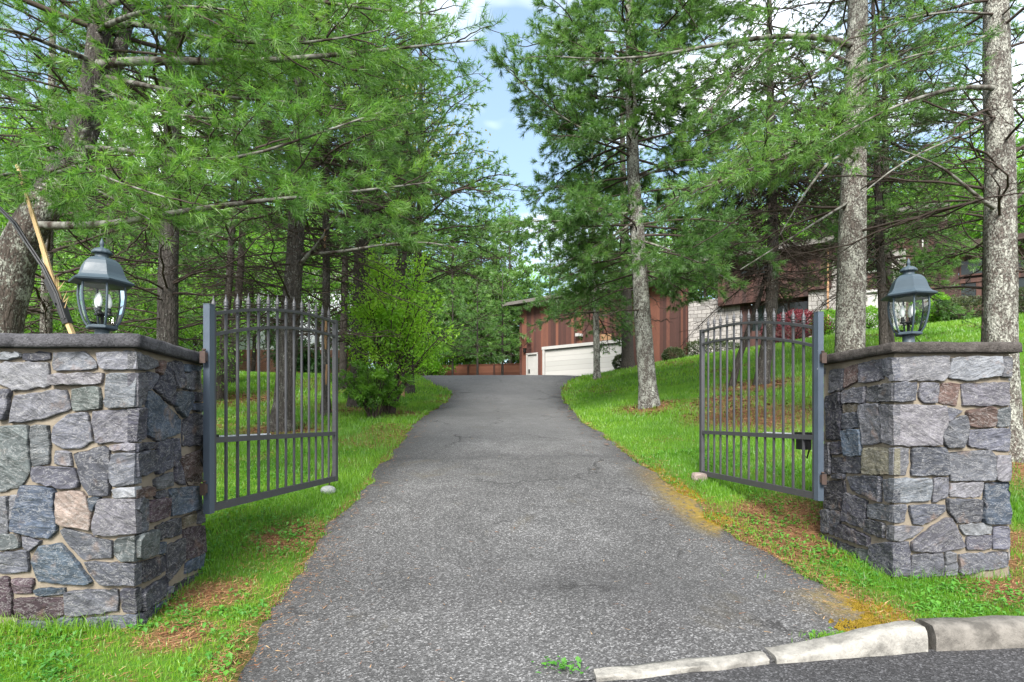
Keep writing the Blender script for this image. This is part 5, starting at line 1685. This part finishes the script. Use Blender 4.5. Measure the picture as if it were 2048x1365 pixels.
lm = [dict(p=limb_px([(1998, 178, 7), (1960, 172, 6.9), (1900, 178, 6.6), (1820, 200, 6.4), (1740, 235, 6.3), (1660, 285, 6.3)]), r=.032, smin=.75, ssp=.8),
      dict(p=limb_px([(1998, 230, 7), (1930, 270, 6.6), (1850, 300, 6.4), (1780, 340, 6.3), (1710, 400, 6.3)]), r=.018, fol=False),
      dict(p=limb_px([(2002, 425, 7), (1975, 410, 6.9), (1945, 385, 6.8), (1880, 330, 6.6), (1800, 300, 6.5)]), r=.028, fol=False),
      dict(p=limb_px([(2000, 60, 7), (1930, 90, 6.7), (1850, 105, 6.5), (1760, 130, 6.4), (1690, 190, 6.4)]), r=.018, smin=.35, ssp=.45),
      dict(p=limb_px([(1996, 30, 7), (1900, 22, 6.7), (1800, 40, 6.5), (1730, 75, 6.4)]), r=.016, smin=.3, ssp=.4),
      dict(p=limb_px([(2010, 420, 7), (2040, 390, 6.9), (2090, 350, 6.8)]), r=.03, fol=False),
      dict(p=limb_px([(2008, 320, 7), (2050, 290, 6.9), (2110, 260, 6.8)]), r=.025, smin=.4)]
pine('pale lichen-mottled pine trunk rising past the outer side of the brown-capped pillar', pth[0], pth, .175, .10, M['bark_pale'], 48, crown=(8.3, 11), Lmax=2.6, nn=18, ln=.09, w=.005, limbs=lm,
     dead=(2.8, 7.6, 34, 2.4, .10, .26), tone=.5, mat='needle', twig_sp=.2, tsp=.13, lenf=.3, lmax=.7)
pth = rooted(1778, [(1777, 640, 0), (1773, 400, 0), (1768, 150, 0), (1766, -60, 0)], 18.0)
pine('dark pine directly behind the thin spruce beside the lantern roof', pth[0], pth, .13, .04, M['bark_dark'], 51, crown=(6.5, 15), Lmax=3.9, nn=17, ln=.15, w=.0095, dead=(6, 8, 22, 2.6, 0, .2), tone=.46, mat='needle', twig_sp=.24, tsp=.18, el=(-.15, .5))
pth = rooted(1972, [(1975, 690, 0), (1978, 450, 0), (1980, 200, 0), (1982, -50, 0)], 12.0)
pine('slender dark pine half hidden by the outermost mottled trunk', pth[0], pth, .11, .04, M['bark_dark'], 49, crown=(5.5, 13), Lmax=2.4, nn=14, ln=.11, w=.009, dead=(4, 6, 16, 1.8, 0, .22), tone=.44, mat='needle', twig_sp=.22, tsp=.15)

# ---- background wood: a few kinds, copied
rngw = np.random.default_rng(77)


def broadleaf(name, label, H, crown_r, n_clump, per, size, mat, seed, bark='bark_dark', base_frac=.3, r0=.16, group=None, sprd=.42, loc=(0, 0, 0)):
    r = np.random.default_rng(seed)
    root = empty(name, loc, label, 'tree', group)
    tb = MB()
    pth_ = np.array([(0, 0, -.15), (r.normal(0, .1), r.normal(0, .1), H * .3), (r.normal(0, .3), r.normal(0, .3), H * .65), (r.normal(0, .4), r.normal(0, .4), H * .95)])
    tp = resample(pth_, 14)
    trunk_mesh(tb, r, tp, r0 * (1 - .85 * np.linspace(0, 1, 14)), 9, .4)
    k = n_clump
    u = unit(r.normal(0, 1, (k, 3))) * (r.random(k) ** .42)[:, None]
    C = np.stack([u[:, 0] * crown_r, u[:, 1] * crown_r, H * (base_frac + (1 - base_frac) * (.5 + .5 * u[:, 2]))], -1)
    C[:, :2] *= (.55 + .6 * np.sin(np.clip((C[:, 2:3] / H - base_frac) / (1 - base_frac), 0.05, .98) * math.pi) ** .7)
    C += r.normal(0, .25, C.shape)
    # limbs to some clumps
    sel = r.choice(k, min(k, 46), replace=False)
    S = interp_path(tp, np.clip(C[sel, 2] * .72, H * .12, H * .9))
    s = np.linspace(0, 1, 7)[None, :, None]
    P = S[:, None] * (1 - s) + C[sel][:, None] * s + UP * (np.sin(s * math.pi) * .12) * H * .12 + r.normal(0, .08, (len(sel), 7, 3)) * s
    tb.tubes(P, (.05 * H / 12) * (1 - .85 * np.linspace(0, 1, 7))[None] + .006, 4)
    tb.build('trunk', M[bark], root)
    cb = MB()
    idx = np.repeat(np.arange(k), per)
    off = r.normal(0, sprd, (len(idx), 3)) * np.array([1, 1, .55])
    Pn = C[idx] + off
    D = unit(off + unit(C[idx] - np.array([0, 0, H * .5])) * .6)
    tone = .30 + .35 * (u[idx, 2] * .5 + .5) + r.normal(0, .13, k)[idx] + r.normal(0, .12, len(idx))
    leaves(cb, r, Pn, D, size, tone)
    cb.build('crown', M[mat], root)
    return root


def place(proto_first, root, x, y, s=1.0, rz=0.0, label=None):
    o = root if proto_first else copy_tree(root)
    o.location = (x, y, gz(x, y))
    o.rotation_euler = (0, 0, rz)
    o.scale = (s, s, s * 1.0)
    if label: o['label'] = label
    return o


g_l = 'broad-leaved trees in the wood beyond the left lawn'
g_r = 'broad-leaved trees on the hill behind the house'
g_u = 'leafy saplings under the pines beyond the left lawn'
g_p = 'pines standing along the back of the property'
A1 = broadleaf('woodland_tree', 'bright green broad-leaved tree in the wood beyond the left lawn', 12, 3.6, 190, 46, .20, 'leaf', 101, group=g_l)
A2 = broadleaf('woodland_tree', 'fresh green broad-leaved tree on the hill behind the house', 15, 4.6, 230, 44, .27, 'leaf', 102, group=g_r)
A3 = broadleaf('woodland_tree', 'yellowish broad-leaved tree on the hill above the roofs', 15, 4.4, 200, 44, .27, 'leaf_lime', 103, group='yellowish trees on the hill')
A4 = broadleaf('sapling', 'leafy bright green sapling under the pines beyond the left lawn', 4.2, 1.9, 130, 40, .12, 'leaf', 104, base_frac=.08, r0=.05, group=g_u, sprd=.3)
A5 = broadleaf('woodland_tree', 'yellow-tinged broad-leaved tree between the pines above the yellow green bush', 13, 2.4, 110, 40, .16, 'leaf_yellow', 105, base_frac=.5)
place(True, A5, atx(800, 24), 24.0)
first = True
for i, (px, d_, s) in enumerate([(60, 26, 1.0), (190, 30, 1.1), (300, 34, 1.15), (430, 52, 1.5), (120, 40, 1.3), (250, 46, 1.4), (-60, 34, 1.2), (560, 58, 1.6), (360, 40, 1.25), (660, 60, 1.6), (20, 50, 1.5), (755, 56, 1.5), (505, 38, .95), (575, 36, .9), (640, 38.5, .95)]):
    place(first, A1, atx(px, d_), d_, s, i * 1.3); first = False
first = True
for i, (px, d_, s) in enumerate([(40, 13, .8), (120, 15, .85), (190, 13.5, .7), (255, 16, .85), (300, 19, .95), (390, 17, .7), (20, 19, 1.2), (150, 21, 1.2), (240, 24, 1.3), (330, 27, 1.2), (90, 25, 1.35), (410, 30, 1.1), (-40, 16, 1.1), (480, 54, 2.6), (560, 50, 2.4), (640, 64, 2.8), (710, 62, 2.6), (770, 60, 2.9), (830, 50, 2.4), (890, 56, 2.6), (960, 52, 2.4), (1020, 58, 2.6), (420, 44, 2.2), (330, 40, 2.0)]):
    place(first, A4, atx(px, d_), d_, s, i * 1.7); first = False
first = True
for i, (px, d_, s) in enumerate([(600, 70, 1.1), (700, 74, 1.1), (780, 70, 1.0), (1480, 50, .95), (1600, 46, 1.0), (1690, 52, 1.1), (1790, 48, 1.05), (1900, 46, 1.1), (2010, 44, 1.1), (2090, 48, 1.2), (1380, 56, 1.0), (1840, 58, 1.2), (1960, 56, 1.2), (1560, 60, 1.1), (840, 58, .95), (920, 62, .95)]):
    place(first, A2, atx(px, d_), d_, s, i * 1.1); first = False
first = True
for i, (px, d_, s) in enumerate([(1440, 54, .95), (1730, 57, 1.0), (1530, 52, .85), (1050, 66, .9)]):
    place(first, A3, atx(px, d_), d_, s, i * 2.1); first = False


def far_pine(label, H, Lm, seed, group, mat='needle_bright', low=.12):
    p_ = np.array([(0, 0, 0), (0, 0, H * .5), (0, 0, H)], float)
    return pine(label, (0, 0, 0), p_, .02 * H * .6, .02, M['bark_dark'], seed, crown=(H * low, H * .97), Lmax=Lm, nn=10, ln=.26, w=.032, tone=.46, mat=mat, twig_sp=.30, tsp=.24, el=(.05, .6), whorl=.55, per=5, group=group, droop=-.05)


B1 = far_pine('young bluish green pine in front of the red brown board fence', 6.5, 2.2, 111, 'young pines before the board fence', 'needle_blue', .27)
B2 = far_pine('tall full pine standing along the back of the property', 14, 4.0, 112, g_p, 'needle', .15)
first = True
for i, (px, d_, s) in enumerate([(955, 35.5, 1.0), (1005, 37.5, 1.15), (905, 39.5, 1.05)]):
    place(first, B1, atx(px, d_), d_, s, i * 1.9); first = False
first = True
for i, (px, d_, s) in enumerate([(1020, 48, 1.12), (962, 50, 1.12), (905, 48, 1.1), (990, 56, 1.3), (930, 58, 1.25), (1100, 52, 1.0), (1190, 50, 1.0), (1330, 48, 1.05), (1410, 46, 1.0), (830, 46, 1.0), (760, 44, 1.1), (640, 56, 1.35), (520, 55, 1.4), (140, 34, 1.3), (-20, 28, 1.2), (1265, 44, .95), (300, 30, 1.2)]):
    place(first, B2, atx(px, d_), d_, s, i * 1.9); first = False

# ================================================================== SHRUBS


def stem_shrub(name, label, base, H, spread, n_stem, nleaf, size, mat, seed, low=.25, tone=.5, cat='shrub', leaflike='leaf', lean=(0, 0), asp=.5):
    r = np.random.default_rng(seed)
    root = empty(name, base, label, cat)
    az = r.uniform(0, 6.28, n_stem)
    rd = spread * np.sqrt(r.random(n_stem))
    hh = H * (1 - .45 * (rd / spread) ** 2) * r.uniform(.8, 1.06, n_stem)
    s = np.linspace(0, 1, 10)[None]
    P = np.stack([(np.cos(az) * rd)[:, None] * s ** 1.5 + lean[0] * s ** 2 + np.cos(az)[:, None] * .12, (np.sin(az) * rd)[:, None] * s ** 1.5 + lean[1] * s ** 2 + np.sin(az)[:, None] * .12, hh[:, None] * (s ** .9) - .05], -1)
    P += np.cumsum(r.normal(0, .012, P.shape), 1) * s[..., None]
    tb = MB()
    tb.tubes(P, (.022 * H / 3) * (1 - .8 * s) + .003, 5)
    sl, ll = side_twigs(r, P, .24, .22, .26, .18, (.4, 1.0), .4, .2, 5, 1.0)
    tb.tubes(sl, np.linspace(.007, .0025, 5)[None] * H / 3, 4)
    tb.build('stems', M['twig'], root)
    cb = MB()
    p, d = tuft_points(r, sl, ll, .09, .15, .05)
    k = p[:, 2] > H * low * r.uniform(.5, 1.5, len(p))
    p, d = p[k], d[k]
    idx = r.integers(0, len(p), nleaf)
    q_ = p[idx] + r.normal(0, .07 * H / 3, (nleaf, 3))
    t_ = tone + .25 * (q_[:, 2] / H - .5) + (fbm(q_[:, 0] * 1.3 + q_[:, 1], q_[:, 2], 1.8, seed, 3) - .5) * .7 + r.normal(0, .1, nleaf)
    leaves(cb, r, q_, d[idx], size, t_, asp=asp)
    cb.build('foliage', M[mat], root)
    return root


x = atx(782, 13.5); stem_shrub('spreading_bush', 'tall vase-shaped bush with fresh yellow green leaves beside the driveway', (x - .05, 13.5, gz(x, 13.5)), 3.75, 1.15, 26, 12500, .088, 'leaf_lime', 61, low=.45, tone=.62, lean=(.18, 0))
x = atx(748, 12.8); stem_shrub('evergreen_bush', 'low dark green bush growing at the foot of the yellow green bush', (x, 12.8, gz(x, 12.8)), 1.35, .62, 26, 12000, .060, 'leaf', 62, low=.03, tone=.36)
x = atx(900, 34.5); stem_shrub('fence_shrub', 'bright lime shrub against the bend of the board fence', (atx(855, 39), 39.0, gz(atx(855, 39), 39.0)), 4.2, 2.4, 26, 9000, .17, 'leaf_lime', 63, low=.05, tone=.45)
stem_shrub('evergreen_bush', 'dark conical evergreen before the white house seen through the gate pickets', (atx(575, 37), 37.0, gz(atx(575, 37), 37.0)), 4.4, 1.3, 30, 9000, .17, 'leaf_dark', 64, low=.02, tone=.35)
stem_shrub('evergreen_bush', 'dark rounded evergreen at the corner of the white house behind the stripped pine', (atx(626, 38), 38.0, gz(atx(626, 38), 38.0)), 2.4, 1.0, 26, 6000, .17, 'leaf_dark', 65, low=.02, tone=.35)


def clipped(label, px, d_, rx, rz_, n, mat, seed, size=.09, cat='shrub', name='clipped_shrub', tone=.5, group=None, ry=None):
    r = np.random.default_rng(seed)
    x_ = atx(px, d_)
    root = empty(name, (x_, d_, gz(x_, d_)), label, cat, group)
    u = unit(r.normal(0, 1, (n, 3)))
    rad = (.80 + .22 * r.random(n) ** .6) * (1 + (fbm(u[:, 0] * 2 + u[:, 2], u[:, 1] * 2, 1.6, seed, 3) - .5) * .35)
    ry = rx if ry is None else ry
    P = u * rad[:, None] * np.array([rx, ry, rz_]) + np.array([0, 0, rz_ * .9])
    k = P[:, 2] > -.05
    P, u = P[k], u[k]
    b = MB()
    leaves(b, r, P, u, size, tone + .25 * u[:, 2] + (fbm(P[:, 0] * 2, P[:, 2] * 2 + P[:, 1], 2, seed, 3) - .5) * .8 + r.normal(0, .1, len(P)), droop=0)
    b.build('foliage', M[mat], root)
    b = MB()
    q_ = np.array([[(0, 0, -.1), (0, 0, rz_ * .5), (0, 0, rz_)]]); b.tubes(q_, [[.05, .04, .02]], 6)
    az = r.uniform(0, 6.28, 14); s = np.linspace(0, 1, 5)[None]
    P = np.stack([np.cos(az)[:, None] * rx * .85 * s, np.sin(az)[:, None] * ry * .85 * s, rz_ * (.3 + r.uniform(0, 1.2, 14)[:, None] * s)], -1)
    b.tubes(P, np.linspace(.03, .01, 5)[None], 4)
    b.build('stems', M['twig'], root)
    return root


clipped('round clipped green boxwood just before the downspout and the pale mottled trunk', 1655, 27.5, .72, .72, 4200, 'leaf_lime', 71, .10, tone=.22)
clipped('round clipped green boxwood by the white house door', 1739, 27, .62, .62, 3600, 'leaf_lime', 72, .10, tone=.22)
clipped('larger clipped boxwood beside the lantern glass', 1862, 25.5, .78, .75, 4200, 'leaf_lime', 73, .10, tone=.25)
clipped('clipped boxwood between the lantern and the long hedge', 1886, 25.2, .55, .55, 3000, 'leaf_lime', 74, .10, tone=.25)
clipped('red-leaved maple shrub in front of the dark house windows', 1590, 28.5, 1.55, .85, 6500, 'leaf_red', 75, .12, name='red_shrub')
clipped('dark low hedge along the pale stone wall', 1418, 31, 1.9, .62, 5200, 'leaf_hedge', 76, .13, name='hedge', cat='hedge', ry=.8)
clipped('low mixed hedge under the red-framed house windows', 1945, 24.6, 1.5, .50, 5200, 'leaf_hedge', 77, .11, name='hedge', cat='hedge', ry=.6, tone=.65)
clipped('low hedge beyond the outermost mottled trunk', 2060, 23.5, 1.1, .55, 4200, 'leaf_hedge', 78, .11, name='hedge', cat='hedge', ry=.6, tone=.6)
clipped('pale-flowered small shrub at the garage siding corner', 1347, 28.5, .50, .40, 2200, 'leaf_hedge', 79, .11, tone=.75)
clipped('small pale shrub at the foot of the thick dark pine by the garage door', 1246, 25.6, .42, .36, 1800, 'leaf_hedge', 80, .10, tone=.75)

# cut stump by the leaning pine
x_ = atx(802, 18.5); b = MB(); r_ = np.random.default_rng(3)
trunk_mesh(b, r_, np.array([(0, 0, -.1), (.01, 0, .12), (.02, 0, .3), (.03, 0, .52)]), np.array([.12, .105, .10, .09]), 12, .3)
b.lathe([(.0, .53), (.05, .525), (.092, .515)], 12, (.03, 0, 0))
tag(b.build('tree_stump', M['bare'], loc=(x_, 18.5, gz(x_, 18.5))), 'pale broken stump at the foot of the dark leaning pine', 'stump')
# ================================================================== SKY, SUN, CAMERA
SUN_EL, SUN_AZ = R(40), R(190)     # high, behind the camera and a little to the left
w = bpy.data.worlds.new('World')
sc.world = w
w.use_nodes = True
nt = w.node_tree
nt.nodes.clear()
N = lambda t, **k: nt.nodes.new(t)
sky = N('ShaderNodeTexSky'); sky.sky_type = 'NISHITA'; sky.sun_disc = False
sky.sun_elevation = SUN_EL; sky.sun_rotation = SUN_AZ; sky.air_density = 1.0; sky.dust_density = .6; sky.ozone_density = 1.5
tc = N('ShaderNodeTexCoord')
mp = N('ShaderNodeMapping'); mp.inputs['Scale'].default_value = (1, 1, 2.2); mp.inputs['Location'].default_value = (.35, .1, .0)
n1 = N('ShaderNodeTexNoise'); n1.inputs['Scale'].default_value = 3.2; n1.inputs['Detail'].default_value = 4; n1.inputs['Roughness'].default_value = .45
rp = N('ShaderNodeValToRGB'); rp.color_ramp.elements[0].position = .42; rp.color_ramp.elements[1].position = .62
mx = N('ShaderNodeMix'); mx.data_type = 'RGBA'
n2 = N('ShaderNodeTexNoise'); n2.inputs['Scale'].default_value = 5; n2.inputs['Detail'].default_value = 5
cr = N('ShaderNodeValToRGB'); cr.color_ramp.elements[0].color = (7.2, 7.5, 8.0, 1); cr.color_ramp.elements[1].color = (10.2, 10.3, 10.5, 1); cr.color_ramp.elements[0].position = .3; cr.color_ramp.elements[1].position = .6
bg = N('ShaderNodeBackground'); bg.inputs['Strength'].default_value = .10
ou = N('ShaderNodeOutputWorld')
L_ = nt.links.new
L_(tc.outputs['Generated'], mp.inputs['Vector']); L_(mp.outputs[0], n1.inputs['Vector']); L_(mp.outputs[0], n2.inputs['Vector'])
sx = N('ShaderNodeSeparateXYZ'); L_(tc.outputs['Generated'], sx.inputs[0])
md = N('ShaderNodeMath'); md.operation = 'MULTIPLY_ADD'; md.inputs[1].default_value = -.10; L_(sx.outputs[1], md.inputs[0]); L_(n1.outputs['Fac'], md.inputs[2])  # cloud cover thickened behind the camera, out of view, to brighten the scene
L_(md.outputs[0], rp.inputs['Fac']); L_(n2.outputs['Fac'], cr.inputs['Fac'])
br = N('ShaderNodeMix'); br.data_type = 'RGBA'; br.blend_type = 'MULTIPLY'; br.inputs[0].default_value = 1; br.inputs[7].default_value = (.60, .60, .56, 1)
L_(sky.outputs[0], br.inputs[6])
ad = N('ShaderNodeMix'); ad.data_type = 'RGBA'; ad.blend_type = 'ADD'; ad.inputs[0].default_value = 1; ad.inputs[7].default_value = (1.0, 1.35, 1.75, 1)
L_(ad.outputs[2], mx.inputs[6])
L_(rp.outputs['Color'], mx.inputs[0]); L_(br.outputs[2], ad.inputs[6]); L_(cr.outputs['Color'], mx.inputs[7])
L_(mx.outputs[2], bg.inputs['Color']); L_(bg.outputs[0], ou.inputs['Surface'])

sl = bpy.data.lights.new('sun', 'SUN')
sl.energy = 2.9; sl.angle = R(24); sl.color = (1, .965, .91)
so = bpy.data.objects.new('sun', sl); COL.objects.link(so)
# blender's sky: rotation 0 puts the sun at +Y, growing towards +X
dirv = Vector((math.sin(SUN_AZ) * math.cos(SUN_EL), math.cos(SUN_AZ) * math.cos(SUN_EL), math.sin(SUN_EL)))
so.rotation_euler = dirv.to_track_quat('Z', 'Y').to_euler()
so.location = (0, -10, 30)

cam = bpy.data.cameras.new('camera')
cam.sensor_width = 36; cam.lens = 36 * F / 2048; cam.shift_y = (HY - 682.5) / 2048; cam.clip_start = .05; cam.clip_end = 3000
co_ = bpy.data.objects.new('camera', cam); COL.objects.link(co_)
co_.location = (0, 0, EYE); co_.rotation_euler = (R(90), 0, 0)
sc.camera = co_
sc.view_settings.view_transform = 'Standard'; sc.view_settings.look = 'None'; sc.view_settings.exposure = 1.68; sc.view_settings.gamma = 1
sc.render.engine = 'CYCLES'
sc.cycles.max_bounces = 9; sc.cycles.diffuse_bounces = 6; sc.cycles.glossy_bounces = 3; sc.cycles.transmission_bounces = 4; sc.cycles.transparent_max_bounces = 8
sc.cycles.use_denoising = True
sc.cycles.caustics_reflective = False; sc.cycles.caustics_refractive = False

_t = sum(len(o.data.polygons) for o in sc.objects if o.type == 'MESH'); print('faces', _t)
